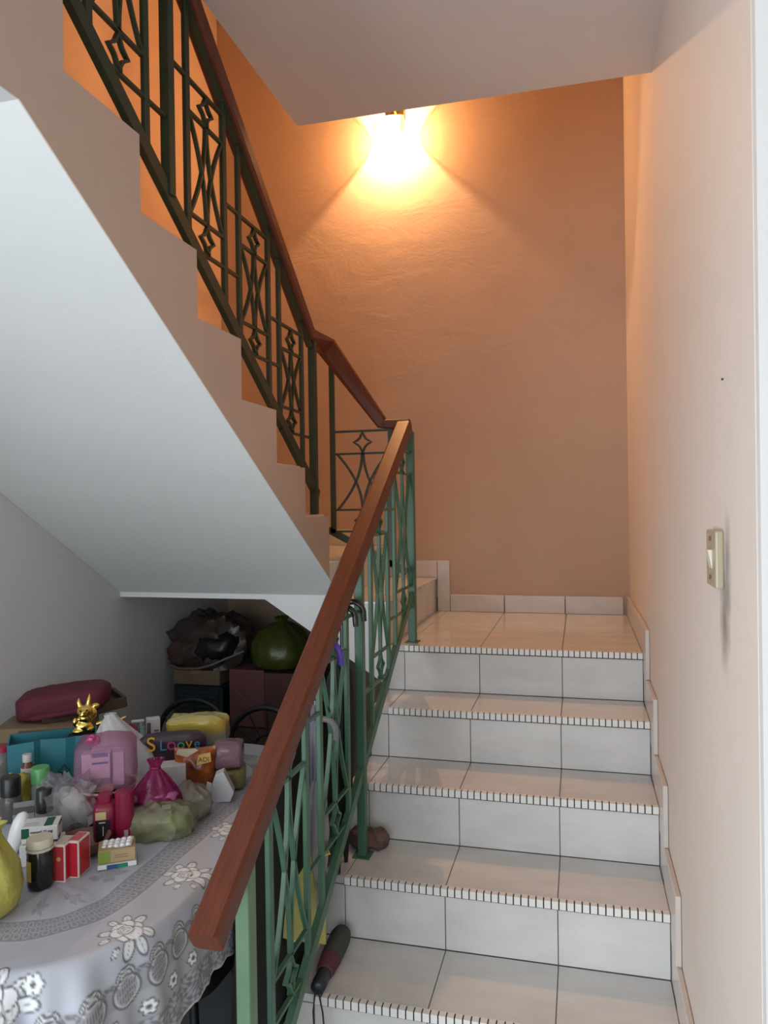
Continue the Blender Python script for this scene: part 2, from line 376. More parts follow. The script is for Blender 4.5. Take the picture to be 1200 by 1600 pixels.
LP = [(1.457, 1.677, (1.036, .946, .55, .456), (-.10, 0)), (1.78, 2.01, (1.24, 1.15, .765, .675), (-.12, -.10)),
      (2.27, 2.488, (1.54, 1.46, 1.075, .985), (-.10, -.12)), (2.589, 2.855, (1.758, 1.673, 1.243, 1.16), (0, -.10))]
for a, b, zs, ext in LP:
    for y in (a, b):
        if y < 2.85: G().box(XQ-BT/2, XQ+BT/2, y-BW/2, y+BW/2, ZBt(y)+.0, ZR(y)-.055).build('baluster', green, lr, bevel=.0015, seg=1)
    panel(lr, fixL, a, b, zs, green, ext, clip=lambda z: (z+.05-1.207)/.662+1.755)
# short railing of the raised step
YQ = 2.80
wr = thing('landing_railing', 'short shade-darkened green railing with steep wooden handrail between landing and upper flight', 'railing', (-.8, YQ, 0))
handrail([(-.93, 2.52, 2.192), (-.93, 2.80, 2.203), (-.715, 2.80, 1.885), (-.625, 2.80, 1.882)], 'handrail', wr, wd=.046, ht=.044)
fixW = fixmaker((lambda a, z: Vector((a, YQ, z)), Vector((0, -1, 0))))
green_shade = mat('shaded_green_enamel', (.026, .040, .020), .45, var=.2, vs_=12)  # railing green darkened: shade on landing and upper railings is in the colour
panel(wr, fixW, -.926, -.70, (1.845, 1.758, 1.54, 1.456), green_shade, (0, .0))
for x, z0, z1 in ((-.935, 1.45, 2.16), (-.70, 1.32, 1.85)): G().box(x-.010, x+.010, YQ-.006, YQ+.006, z0, z1).build('baluster', green_shade, wr)
G().bar((-.955, YQ, 1.463), (-.645, YQ, 1.298), .012, .026).build('bottom_rail', green_shade, wr)
# upper railing
XU = -.93
ur = thing('upper_stair_railing', 'shade-darkened green iron railing with wooden handrail climbing the upper flight', 'railing', (XU, 1.6, 0))
ZU = lambda y: 2.19-.80*(y-2.52)          # handrail top
ZD = lambda y: 2.246-.690*(y-1.656)
handrail([(XU, 2.545, ZU(2.545)+.012), (XU, .75, ZU(.75))], 'handrail', ur, wd=.05, ht=.045)
G().bar((XU, 2.54, ZU(2.54)-.047), (XU, .78, ZU(.78)-.052), .022, .008).build('handrail_strip', green_shade, ur)
G().bar((XU, 2.60, ZD(2.60)), (XU, .80, ZD(.80)), .017, .036).build('bottom_rail', green_shade, ur)
fixU = fixmaker((lambda a, z: Vector((XU, a, z)), Vector((1, 0, 0))))
post(ur, 2.568, XU, .026, ZQ+RU+.007, 2.165, green_shade)
post(ur, 1.595, XU, .026, ZD(1.595), ZU(1.595)-.045, green_shade)
UP = [(1.684, 1.88, (2.62, 2.54, 2.287, 2.206), (.09, .09)), (1.97, 2.174, (2.385, 2.305, 2.085, 2.005), (.09, .085)), (2.258, 2.456, (2.147, 2.069, 1.879, 1.80), (.085, .11)),
      (1.298, 1.501, (2.93, 2.84, 2.56, 2.47), (0, .095)), (1.02, 1.21, (3.17, 3.08, 2.8, 2.71), (0, .09))]
for a, b, zs, ext in UP:
    for y in (a, b): G().box(XU-BT/2, XU+BT/2, y-BW/2, y+BW/2, ZD(y), ZU(y)-.05).build('baluster', green_shade, ur, bevel=.0015, seg=1)
    panel(ur, fixU, a, b, zs, green_shade, ext)
#==LAMP==
# ------------------------------------------------------------------ wall lamp
LX, LY, LZ = -.890, 3.64, 3.425
lamp = thing('wall_lamp', 'lit glass wall lamp with brass ring high on the peach back wall', 'lamp', (LX, YB, LZ))
G().box(LX-.05, LX+.05, YB-.012, YB, LZ+.03, LZ+.19).build('wall_plate', brass, lamp, bevel=.004)
G().tube([(LX+.01, YB-.01, LZ+.11), (LX+.012, YB-.07, LZ+.125), (LX+.012, LY, LZ+.105), (LX+.012, LY, LZ+.055)], .007, 10).build('arm', brass, lamp, smooth=True)
G().lathe([(.012, .02), (.016, .03), (.016, .06), (.008, .066)], (LX, LY, LZ), 20).build('socket', brass, lamp, smooth=True)
def addmat(name, emis, strength, tr):
    m = bpy.data.materials.new(name); m.use_nodes = True; N = m.node_tree.nodes; L = m.node_tree.links; N.remove(N['Principled BSDF'])
    e = N.new('ShaderNodeEmission'); e.inputs[0].default_value = (*emis, 1); e.inputs[1].default_value = strength
    t = N.new('ShaderNodeBsdfTransparent'); mx = N.new('ShaderNodeMixShader'); mx.inputs[0].default_value = tr
    L.new(e.outputs[0], mx.inputs[1]); L.new(t.outputs[0], mx.inputs[2]); L.new(mx.outputs[0], N['Material Output'].inputs[0]); return m
def glassfilm(name, tint, fac, transl):
    m = bpy.data.materials.new(name); m.use_nodes = True; N = m.node_tree.nodes; L = m.node_tree.links; N.remove(N['Principled BSDF'])
    t = N.new('ShaderNodeBsdfTransparent'); t.inputs[0].default_value = (*tint, 1)
    d = N.new('ShaderNodeBsdfTranslucent'); d.inputs[0].default_value = (*transl, 1)
    mx = N.new('ShaderNodeMixShader'); mx.inputs[0].default_value = fac
    L.new(t.outputs[0], mx.inputs[1]); L.new(d.outputs[0], mx.inputs[2]); L.new(mx.outputs[0], N['Material Output'].inputs[0]); return m
bulbm = addmat('bulb_glow', (1, .62, .28), 60, .5)
G().blob((LX, LY, LZ), (.02, .02, .026), n=16, m=10).build('bulb', bulbm, lamp, smooth=True)
drum = glassfilm('clear_shade_glass', (1, .97, .9), .10, (1, .82, .5)); capm = glassfilm('amber_frosted_glass', (.44, .40, .33), .03, (1, .7, .35))
MX = Matrix.Rotation(PI/2, 3, 'Y')
g = G(); n = 40; P = []
for i in range(9):
    xx = -.066+.132*i/8; r = .0575+.006*math.sin(PI*i/8)
    P += [(LX+xx, LY+r*math.cos(2*PI*j/n), LZ+r*math.sin(2*PI*j/n)) for j in range(n)]
g.add(P, [(i*n+j, i*n+(j+1) % n, (i+1)*n+(j+1) % n, (i+1)*n+j) for i in range(8) for j in range(n)])
g.build('glass_shade', drum, lamp, smooth=True)
for sx, kk in ((-1, 1), (1, 1)):
    G().lathe([(.001, .012), (.02, .011), (.04, .007), (.0545, 0)], (LX+sx*.068, LY, LZ), 40, M=Matrix.Rotation(sx*PI/2, 3, 'Y'), ends=False).build('end_bowl', capm, lamp, smooth=True)
    G().tube([(LX+sx*.067, LY+.0565*math.cos(a*PI/16), LZ+.0565*math.sin(a*PI/16)) for a in range(32)], .0018, 6, closed=True, up=(1, 0, 0)).build('brass_ring', brass, lamp, smooth=True)
pl = bpy.data.lights.new('lamp_light', 'POINT'); pl.energy = LAMP_POWER; pl.color = (1, .56, .27); pl.shadow_soft_size = .006
po = bpy.data.objects.new('lamp_light', pl); col.objects.link(po); po.parent = lamp; po.location = Vector((LX, LY, LZ))-lamp.location

# ------------------------------------------------------------------ light switch, nail
sw = thing('light_switch', 'cream surface-mounted light switch on the smudged right wall', 'switch', (WX, 1.345, 1.41))
cream = mat('cream_plastic', (.46, .39, .27), .35, var=.1)
G().box(WX-.013, WX, 1.30, 1.39, 1.408, 1.502).build('plate', cream, sw, bevel=.003)
G().prism([(WX-.013, 1.438), (WX-.013, 1.470), (WX-.020, 1.470), (WX-.014, 1.44)], 'y', 1.33, 1.36).build('rocker', mat('rocker', (.7, .66, .55), .3), sw, bevel=.001)
for z in (1.488, 1.424): G().lathe([(.004, 0), (.004, .002)], (WX-.0135, 1.345, z), 12, M=Matrix.Rotation(-PI/2, 3, 'Y')).build('screw', mat('screw_brown', (.2, .12, .06), .4), sw)
tag(G().tube([(WX+.004, 1.29, 1.742), (WX-.003, 1.29, 1.743)], [.0016, .002], 8).build('wall_nail', mat('rusty_nail', (.06, .04, .03), .6), origin=(WX, 1.29, 1.743)), 'small dark nail in the right wall above the light switch', 'nail')

# ------------------------------------------------------------------ table and cloth
ZT = .757
TX0, TX1, TY0, TY1, TR = -1.83, -.795, 1.055, 2.33, .305
tb = thing('dining_table', 'dining table hidden under the printed grey cloth beside the railing', 'table', ((TX0+TX1)/2, (TY0+TY1)/2, 0))
tw = mat('dark_table_wood', (.05, .03, .02), .5)
def rrect(off, n=16):
    out = []; r = max(.01, TR+off)
    for cx, cy, a0 in ((TX1-TR, TY0+TR, -90), (TX1-TR, TY1-TR, 0), (TX0+TR, TY1-TR, 90), (TX0+TR, TY0+TR, 180)):
        for i in range(n+1):
            a = math.radians(a0+90*i/n); out.append((cx+r*math.cos(a), cy+r*math.sin(a)))
    return out
G().prism(rrect(-.006), 'z', .725, ZT-.004).build('tabletop', tw, tb)
for x in (TX0+.16, TX1-.2):
    for y in (TY0+.25, TY1-.2): G().box(x-.025, x+.025, y-.025, y+.025, 0, .725).build('leg', tw, tb)
def cloth():
    seg = []                                  # perimeter samples (x, y, nx, ny, s); s=0 where the right side becomes straight
    ss = list(np.arange(-.479-.34, .62, .0023)) + list(np.arange(.62, TY1-TY0-2*TR+.02, .012))
    def pt(s):
        Ls = TY1-TY0-2*TR
        if s < -.479: return (TX1-TR+(s+.479), TY0, 0, -1)
        if s < 0:
            a = s/TR; return (TX1-TR+TR*math.cos(a), TY0+TR+TR*math.sin(a), math.cos(a), math.sin(a))
        if s < Ls: return (TX1, TY0+TR+s, 1, 0)
        a = min(PI/2, (s-Ls)/TR); e = s-Ls-TR*PI/2
        if e <= 0: return (TX1-TR+TR*math.cos(a), TY1-TR+TR*math.sin(a), math.cos(a), math.sin(a))
        e2 = e-(TX1-TX0-2*TR)
        if e2 <= 0: return (TX1-TR-e, TY1, 0, 1)
        b = e2/TR
        if b < PI/2: return (TX0+TR-TR*math.sin(b), TY1-TR+TR*math.cos(b), -math.sin(b), math.cos(b))
        e3 = e2-TR*PI/2
        if e3 < Ls: return (TX0, TY1-TR-e3, -1, 0)
        b = (e3-Ls)/TR
        if b < PI/2: return (TX0+TR-TR*math.cos(b), TY0+TR-TR*math.sin(b), -math.cos(b), -math.sin(b))
        return (min(TX1-TR-.82+.479, TX0+TR+(e3-Ls-TR*PI/2)), TY0, 0, -1)
    Ltot = 2*(TY1-TY0-2*TR)+2*(TX1-TX0-2*TR)+2*PI*TR
    ss += list(np.arange(ss[-1]+.012, Ltot-.479-.341, .012))
    S = np.array(ss); n = len(S); PP = np.array([pt(s) for s in ss])
    dtop = np.concatenate([np.arange(-.285, -.01, .003), np.arange(-.01, 0, .002)]); m1 = len(dtop); m2 = 84
    bl = np.clip((-S)/.40, 0, 1); bl = bl*bl*(3-2*bl); bl = np.where(S > .62, 0, bl)
    corner = np.exp(-((S+.27)/.17)**2)
    drop = .205+.10*bl+.07*corner+.006*np.abs(np.sin(S*PI/.05))
    V = np.zeros((n, m1+m2, 3)); Dd = np.zeros((n, m1+m2))
    rng = np.random.RandomState(3)
    ph = 1.1*np.sin(S*5)+S*2*PI/.145
    rip = np.sin(ph)+.45*np.sin(2.3*ph+1)
    for j in range(m1+m2):
        if j < m1: d = np.full(n, dtop[j])
        else: d = drop*(j-m1+1)/m2
        Dd[:, j] = d
        t = np.clip(d/.14, 0, 1)
        o = np.where(d < 0, d, .013*(1-np.exp(-np.maximum(d, 0)/.010)) + t*(.014+.012*rip*(.35+.9*corner+.3*bl)) + .03*corner*t)
        z = ZT-np.where(d > 0, np.maximum(d-.008*(1-np.exp(-np.maximum(d, 0)/.008)), 0), 0)
        z = z+np.where(d < 0, .0012*np.sin(S*31+d*40)*np.clip(-d/.03, 0, 1), 0)
        rad = TR+o
        # offset along normal
        V[:, j, 0] = PP[:, 0]+PP[:, 2]*o; V[:, j, 1] = PP[:, 1]+PP[:, 3]*o; V[:, j, 2] = z
    # ---- printed lace pattern in (s, d)
    SS = np.repeat(S[:, None], m1+m2, 1); B = np.repeat(bl[:, None], m1+m2, 1)
    base = np.array([.44, .455, .515]); lineC = np.array([.105, .10, .105]); hiC = np.array([.78, .79, .81]); midC = np.array([.215, .215, .24])
    C = np.ones((n, m1+m2, 3))*base
    def mixc(mask, c): 
        k = np.clip(mask, 0, 1)[..., None]; C[:] = C*(1-k)+np.array(c)*k
    sm = lambda x, w_: np.clip(.5-x/w_, 0, 1)         # 1 where x<0
    # medallion coordinates: shift of the border down the drape near the corner
    dd = Dd-.022-B*.055
    # inner lattice band
    q = np.abs(Dd+.125); mixc(sm(q-.034, .004)*.75, midC)
    u = ((SS/.026) % 1-.5)*.026; 
    for off in (-.018, .0, .018):
        uu = (((SS+off*.7)/.026) % 1-.5)*.026; r = np.hypot(uu, Dd+.125+off); mixc(sm(np.abs(r-.0085)-.0013, .002)*.75, (.55, .55, .585))
    mixc(sm(np.abs(q-.036)-.0016, .002)*.6, (.58, .58, .62))
    # second faint flower field further in
    for k in range(-4, 8):
        s0 = k*.2+.07; th = np.arctan2(Dd+.21, SS-s0); r = np.hypot(SS-s0, (Dd+.21)*1.2); mixc(sm(r-.036-.010*np.cos(5*th)-.006*np.cos(11*th), .006)*.55, midC)
        mixc(sm(np.abs(((r/.011)-th/(2*PI)) % 1-.5)-.13, .1)*sm(r-.03, .004)*.5, (.55, .55, .6))
    # lace skirt of the border
    sh = sm(-(dd-.022), .006)
    mixc(sh*.5, (.31, .295, .29))
    per = .062; u = ((SS/per) % 1-.5)*per
    cen = .050
    r = np.hypot(u, dd-cen)
    mixc(sm(np.abs(dd-cen)-.017, .004)*.45, midC)
    mixc(sm(r-.026, .002), (.36, .355, .37))
    mixc(sm(np.abs(r-.025)-.0016, .002), lineC); mixc(sm(np.abs(r-.0215)-.0012, .002)*.8, hiC*.8)
    lat = (np.sin((SS)*2*PI/.0095)*np.sin(dd*2*PI/.0095)); mixc(sm(r-.019, .002)*sm(-np.abs(lat)+.45, .25)*.8, midC*.6)
    u2 = (((SS+per/2)/per) % 1-.5)*per
    for ra in (.018, .0125):
        rr_ = np.hypot(u, dd-(cen-.022)); mixc(sm(np.abs(rr_-ra)-.0016, .002)*sm(dd-(cen-.024), .003), lineC); mixc(sm(np.abs(rr_-ra+.003)-.0012, .002)*sm(dd-(cen-.024), .003), hiC*.85)
        rr_ = np.hypot(u2, dd-(cen-.010)); mixc(sm(np.abs(rr_-ra*.8)-.0014, .002)*sm(dd-(cen-.008), .003), lineC*1.4)
    # little flowers
    per3 = .062
    for dz, ph3 in ((.098, 0),):
        u = (((SS+.03)/per3) % 1-.5)*per3; v = dd-dz; th = np.arctan2(v, u); r = np.hypot(u, v)
        f_ = .0125*(.72+.38*np.abs(np.cos(3*th)))
        mixc(sm(r-f_-.002, .002), lineC); mixc(sm(r-f_+.001, .002)*sm(-(r-.0045), .002), hiC)
    # lower lace hem
    hem = sm(-(dd-.118), .006)
    nz = np.sin(SS*2*PI/.021+2*np.sin(dd*160))*np.sin(dd*2*PI/.019+2*np.sin(SS*130))
    mixc(hem*sm(-nz+.05, .35)*.75, (.15, .145, .155)); mixc(hem*sm(nz+.55, .2)*.5, (.5, .5, .52))
    edge = np.repeat(drop[:, None], m1+m2, 1)-Dd
    mixc(sm(edge-.006, .003)*.8, (.6, .6, .62))
    # roses
    def rose(s0, d0, rot, sc):
        i0 = np.searchsorted(S, s0-.09); i1 = np.searchsorted(S, s0+.09)
        if i1-i0 < 4: return
        sl = slice(i0, i1); U = SS[sl]-s0; Vv = -(Dd[sl]-d0); c, s_ = math.cos(rot), math.sin(rot)
        x = (U*c+Vv*s_)/sc; y = (-U*s_+Vv*c)/sc
        def mx(mask, cc): k = np.clip(mask, 0, 1)[..., None]; C[sl] = C[sl]*(1-k)+np.array(cc)*k
        for a, rad, ln, wd in ((-2.4, .053, .026, .013), (-1.85, .055, .024, .012), (-1.3, .049, .018, .010), (-.3, .050, .021, .012), (.35, .049, .018, .011), (1.15, .048, .016, .011), (2.2, .047, .018, .011), (2.8, .060, .014, .008), (-2.85, .068, .013, .006)):
            cx, cy = rad*math.cos(a), rad*math.sin(a); lx = (x-cx)*math.cos(a)+(y-cy)*math.sin(a); ly = -(x-cx)*math.sin(a)+(y-cy)*math.cos(a)
            e = (lx/ln)**2+(ly/wd)**2
            mx(sm(e-1.25, .3), lineC); mx(sm(e-.75, .3), hiC*.93); mx(sm(np.abs(ly)-.0008, .001)*sm(e-.6, .2)*.7, lineC*1.5)
        for k_, (pa, pr_, r0) in enumerate(((3.5, .020, .021), (5.6, .021, .021), (.35, .022, .020), (1.5, .019, .020), (2.5, .021, .019), (4.55, .020, .022))):
            r = np.hypot(x-pr_*math.cos(pa), (y-pr_*math.sin(pa))*1.1)
            mx(sm(r-r0-.0016, .0018), lineC); mx(sm(r-r0+.0012, .0018), hiC)
            mx(sm(np.abs(r-r0*.62)-.0007, .0012)*.45*(k_ % 2), lineC*2)
        th = np.arctan2(y, x); r = np.hypot(x, y)
        mx(sm(r-.0195, .0018), lineC); mx(sm(r-.0175, .0018), hiC)
        spi = np.abs(((r/.0068)-th/(2*PI)) % 1-.5)
        mx(sm(spi-.16, .1)*sm(r-.0165, .002)*.9, lineC*1.3)
    for s0, d0, rot, sc in ((-.555, .075, .3, 1.05), (-.13, -.018, .5, .82), (.10, -.042, .5, .82), (.33, -.05, .4, .8), (-.36, .055, .2, 1.0), (-.72, -.02, .9, .8), (.55, -.05, .4, .8)): rose(s0, d0, rot, sc)
    for s0, d0 in ((-.30, .03), (-.47, .02)):
        u = SS-s0; v = Dd-d0; th = np.arctan2(v, u); r = np.hypot(u, v); f_ = .016*(.72+.38*np.abs(np.cos(3*th)))
        mixc(sm(r-f_-.002, .002), lineC); mixc(sm(r-f_+.001, .002)*sm(-(r-.005), .002), hiC)
    m = m1+m2
    me = bpy.data.meshes.new('tablecloth')
    idx = np.arange(n*m).reshape(n, m); a = idx; b = np.roll(idx, -1, 0)
    quads = np.stack([a[:, :-1], a[:, 1:], b[:, 1:], b[:, :-1]], -1).reshape(-1, 4)
    nv = n*m
    me.vertices.add(nv); me.vertices.foreach_set('co', V.reshape(-1).astype(np.float32))
    nq = len(quads); ring = idx[:, 0]
    me.loops.add(nq*4+len(ring)); me.loops.foreach_set('vertex_index', np.concatenate([quads.reshape(-1), ring[::1]]).astype(np.int32))
    me.polygons.add(nq+1); me.polygons.foreach_set('loop_start', np.concatenate([np.arange(nq)*4, [nq*4]]).astype(np.int32))
    me.polygons.foreach_set('use_smooth', [True]*(nq+1))
    me.update(calc_edges=True); me.validate()
    at_ = me.color_attributes.new('print', 'FLOAT_COLOR', 'POINT')
    at_.data.foreach_set('color', np.concatenate([C.reshape(-1, 3), np.ones((nv, 1))], 1).reshape(-1).astype(np.float32))
    return me
cm = mat('printed_vinyl_cloth', (.55, .55, .6), .55, bump=.04, bs=300)
an = cm.node_tree.nodes.new('ShaderNodeAttribute'); an.attribute_name = 'print'
cm.node_tree.links.new(an.outputs['Color'], cm.node_tree.nodes['Principled BSDF'].inputs['Base Color'])
cme = cloth(); cme.materials.append(cm); co = bpy.data.objects.new('tablecloth', cme); col.objects.link(co)
tag(co, 'grey vinyl tablecloth printed with white roses and lace, scalloped at the hem', 'tablecloth')

# ------------------------------------------------------------------ clutter helpers
CM = {}
def pm(c, rough=.4, **k):                 # cached plain procedural material
    key = (c, rough, tuple(sorted(k.items())))
    if key not in CM: CM[key] = mat('surface_%d' % len(CM), c, rough, var=k.pop('var', .06), **k)
    return CM[key]
def film(c, tr=.35, rough=.22, **k): return pm(c, rough, transl=tr, bump=.7, bs=28, **k)
WHITE = (.72, .72, .71); MAG = (.25, .010, .05)
def put(name, label, cat, x, y, z=ZT, rot=38, tilt=None, group=None):
    o = thing(name, label, cat, (x, y, z+.001), group); o.rotation_euler = (math.radians(tilt[0]) if tilt else 0, math.radians(tilt[1]) if tilt else 0, math.radians(rot)); return o
def carton(t, w_, d_, h_, m, z=0, name='box_body', bev=.0012):
    return G().box(-w_/2, w_/2, -d_/2, d_/2, z, z+h_).build(name, m, t, bevel=bev, seg=1, local=True)
def patch(par, face, u0, u1, v0, v1, w_, d_, h_, m, name='printed_patch', z=0):
    e = .0006; g = G()
    if face == 'front': g.box(u0, u1, -d_/2-e, -d_/2, z+v0, z+v1)
    if face == 'right': g.box(w_/2, w_/2+e, u0, u1, z+v0, z+v1)
    if face == 'left': g.box(-w_/2-e, -w_/2, u0, u1, z+v0, z+v1)
    if face == 'top': g.box(u0, u1, v0, v1, z+h_, z+h_+e)
    return g.build(name, m, par, local=True)
def text(par, s, size, loc, rot, m, name='lettering', ext=.0004):
    cu = bpy.data.curves.new(name, 'FONT'); cu.body = s; cu.size = size; cu.extrude = ext; cu.align_x = 'CENTER'
    tmp = bpy.data.objects.new('tmp', cu); col.objects.link(tmp)
    me = bpy.data.meshes.new_from_object(tmp.evaluated_get(bpy.context.evaluated_depsgraph_get())); bpy.data.objects.remove(tmp)
    me.materials.clear(); me.materials.append(m); o = bpy.data.objects.new(name, me); col.objects.link(o); o.parent = par; o.location = loc; o.rotation_euler = rot; return o
FR = (PI/2, 0, 0)                         # lettering on the local front (-Y) face
def lines(par, face, u0, u1, v0, v1, n, w_, d_, h_, m, z=0):
    g = G(); e = .0006
    for i in range(n):
        v = v0+(v1-v0)*(i+.3)/n; hh = (v1-v0)/n*.42; uu = u0+(u1-u0)*(.75+.25*random.random())
        if face == 'front': g.box(u0, uu, -d_/2-e, -d_/2, z+v, z+v+hh)
        if face == 'right': g.box(w_/2, w_/2+e, u0, uu, z+v, z+v+hh)
        if face == 'top': g.box(u0, uu, v, v+hh, z+h_, z+h_+e)
    return g.build('fine_print', m, par, local=True)
def lathe(t, prof, m, name, n=28, smooth=True, fn=None): return G().lathe(prof, (0, 0, 0), n, fn=fn).build(name, m, t, smooth=smooth, local=True)
def bag(t, prof, m, name='film', pleat=.12, k=9, seed=0, amp=.006, fr=14, sx=1, sy=1):
    g = G(); n = 56; P = []; L = len(prof)
    for i, (r, z) in enumerate(prof):
        q = i/(L-1)
        for j in range(n):
            a = 2*PI*j/n
            kk = 1+pleat*(q**1.5)*math.sin(k*a+2*math.sin(a*2+seed)) + .05*math.sin(3*a+seed)
            p = Vector((r*kk*math.cos(a)*sx, r*kk*math.sin(a)*sy, z)); v = p*fr+Vector((seed*5, 0, seed))
            nn = noise.noise(v)+.5*noise.noise(v*2.2)
            p += Vector((math.cos(a), math.sin(a), .3))*amp*nn*(1 if i else 0)
            if p.z < 0: p.z = 0
            P.append(p)
    g.add(P, [(i*n+j, i*n+(j+1) % n, (i+1)*n+(j+1) % n, (i+1)*n+j) for i in range(L-1) for j in range(n)] + [tuple(range(n))[::-1]])
    return g.build(name, m, t, smooth=True, local=True)
def bottle(name, label, x, y, r, h, bm, cm_, capr=.8, caph=.25, z=ZT, rot=38, lab=None, neck=None):
    t = put(name, label, 'bottle', x, y, z, rot); hb = h*(1-caph); nk = neck or capr*.85
    lathe(t, [(r*.9, 0), (r, .004), (r, hb*.8), (r*.93, hb*.9), (r*nk, hb*.97), (r*nk, hb)], bm, 'bottle_body')
    lathe(t, [(r*capr, hb), (r*capr, hb+h*caph*.92), (r*capr*.9, h), (.001, h)], cm_, 'cap', smooth=True)
    if lab:
        c, z0, z1 = lab; lathe(t, [(r*1.012, h*z0), (r*1.012, h*z1)], c, 'label_band')
    return t

# ---- front row
t = put('supplement_jar', 'black jar with ribbed cream lid at the front of the table', 'jar', -1.112, 1.345)
lathe(t, [(.022, 0), (.0255, .004), (.0262, .01), (.0262, .074), (.024, .080)], pm((.012, .010, .010), .12), 'jar_body', 36)
lathe(t, [(.0268, .080), (.0275, .083), (.0275, .086), (.026, .087), (.026, .101), (.0245, .104), (.001, .104)], pm((.66, .60, .45), .35), 'lid', 40, fn=lambda a, q: 1+.012*math.sin(a*30))
G().tube([(.0268*math.cos(a*PI/12), .0268*math.sin(a*PI/12), .0865) for a in range(24)], .0006, 5, closed=True, up=(0, 0, 1)).build('lid_ring', pm((.05, .03, .02)), t, local=True)
g = G(); n = 8
for i in range(n):
    a0 = math.radians(-190+60*i/n); a1 = math.radians(-190+60*(i+1)/n); r = .0266
    g.add([(r*math.cos(a0), r*math.sin(a0), .02), (r*math.cos(a1), r*math.sin(a1), .02), (r*math.cos(a1), r*math.sin(a1), .062), (r*math.cos(a0), r*math.sin(a0), .062)], [(0, 1, 2, 3)])
g.build('paper_label', pm((.62, .48, .10), .5), t, local=True)
for i, (x, y, rt, em, lab) in enumerate(((-1.088, 1.392, 10, True, 'red and white small box with a gold crest, beside the black jar'), (-1.070, 1.415, 8, False, 'plain red and white small box, right of the crested red one'))):
    t = put('medicine_box', lab, 'box', x, y, rot=rt, group='red medicine boxes')
    b = carton(t, .026, .05, .080, pm((.70, .62, .56), .5))
    patch(b, 'front', -.0105, .0105, .004, .076, .026, .05, .08, pm((.50, .012, .03) if not em else (.42, .03, .035), .4))
    patch(b, 'left', -.021, .021, .004, .076, .026, .05, .08, pm((.22, .01, .03), .4)); patch(b, 'right', -.021, .021, .004, .076, .026, .05, .08, pm((.45, .012, .03), .4))
    patch(b, 'top', -.010, .010, -.02, .02, .026, .05, .08, pm((.55, .10, .11) if not em else (.55, .45, .36), .4))
    if em: G().lathe([(.005, 0), (.005, .0005)], (0, -.0258, .05), 6, M=Matrix.Rotation(PI/2, 3, 'X')).build('crest', pm((.5, .33, .10), .4), b, local=True)
t = put('carton_flat', 'flat white carton with blue and green stripes lying on the cloth under a kraft box', 'box', -1.017, 1.478, rot=33)
b = carton(t, .082, .060, .010, pm(WHITE))
patch(b, 'front', -.022, .0, 0.0005, .0095, .082, .06, .01, pm((.03, .07, .25))); patch(b, 'front', .0, .022, .0005, .0095, .082, .06, .01, pm((.01, .22, .13))); patch(b, 'right', -.029, .029, .0005, .0095, .082, .06, .01, pm((.02, .03, .14)))
t = put('kraft_box', 'small kraft cardboard box with a green end, on the flat striped carton', 'box', -1.019, 1.480, ZT+.011, rot=33)
b = carton(t, .078, .055, .028, pm((.44, .31, .17), .7, var=.15)); patch(b, 'front', -.038, -.014, .001, .027, .078, .055, .028, pm((.20, .30, .04))); patch(b, 'left', -.026, .026, .001, .027, .078, .055, .028, pm((.2, .3, .04)))
lines(b, 'front', -.005, .03, .008, .018, 2, .078, .055, .028, pm((.30, .2, .1)))
t = put('blister_pack', 'silver blister pack of white tablets lying on the kraft box', 'blister pack', -1.021, 1.483, ZT+.040, rot=24, tilt=(6, -5))
b = G().box(-.034, .034, -.019, .019, 0, .001).build('foil', pm((.75, .75, .76), .3, metal=.4), t, local=True)
bl_ = G().lathe([(.0055, 0), (.005, .0025), (.003, .004), (.0005, .0043)], (0, 0, 0), 10).build('tablet', pm((.85, .85, .85), .25), b, smooth=True, local=True); bm0 = bl_.data; bpy.data.objects.remove(bl_)
for i in range(5):
    for j in range(3): 
        o = bpy.data.objects.new('tablet', bm0); col.objects.link(o); o.parent = b; o.location = (-.026+.013*i, -.012+.012*j, .001)
yb = put('plastic_bag', 'yellow plastic carrier bag slumped at the left edge of the table', 'bag', -1.150, 1.225, rot=0)
bag(yb, [(.05, 0), (.068, .02), (.074, .05), (.066, .09), (.05, .12), (.034, .145), (.03, .158), (.036, .17)], film((.46, .42, .09), .2), k=11, seed=2, pleat=.14, amp=.012)
G().tube([(.035, -.035, .135), (.045, -.05, .15), (.046, -.052, .165), (.035, -.04, .175), (.02, -.03, .17)], .006, 8).build('tied_handle', film((.72, .70, .45), .1), yb, smooth=True, local=True)
# medicine cartons
t = put('medicine_carton', 'plain white medicine carton under the green-striped one', 'box', -1.192, 1.452, rot=28)
b = carton(t, .086, .062, .046, pm(WHITE)); lines(b, 'front', -.03, .02, .026, .040, 2, .086, .062, .046, pm((.3, .3, .3)))
t = put('medicine_carton', 'white medicine carton with dark green stripes on top of a plain carton', 'box', -1.196, 1.455, ZT+.048, rot=28)
b = carton(t, .076, .056, .036, pm(WHITE)); GR = pm((.012, .11, .055))
patch(b, 'front', -.038, -.022, .012, .034, .076, .056, .036, GR); patch(b, 'front', -.012, .038, .0005, .004, .076, .056, .036, pm((.02, .03, .03)))
patch(b, 'right', -.024, .0, .0005, .010, .076, .056, .036, GR); patch(b, 'top', .008, .026, -.026, .022, .076, .056, .036, GR); patch(b, 'right', -.012, .02, .028, .0355, .076, .056, .036, GR)
text(b, 'mexed 15 mg', .0085, (.004, -.0287, .022), FR, pm((.05, .05, .05))); lines(b, 'top', -.034, .0, -.02, .0, 2, .076, .056, .036, pm((.45, .45, .45)))
bottle('dropper_bottle', 'tiny bottle with a round red cap in front of the plain white carton', -1.172, 1.392, .009, .046, pm((.45, .40, .36), .2), pm((.42, .015, .02), .3), capr=1.05, caph=.4)
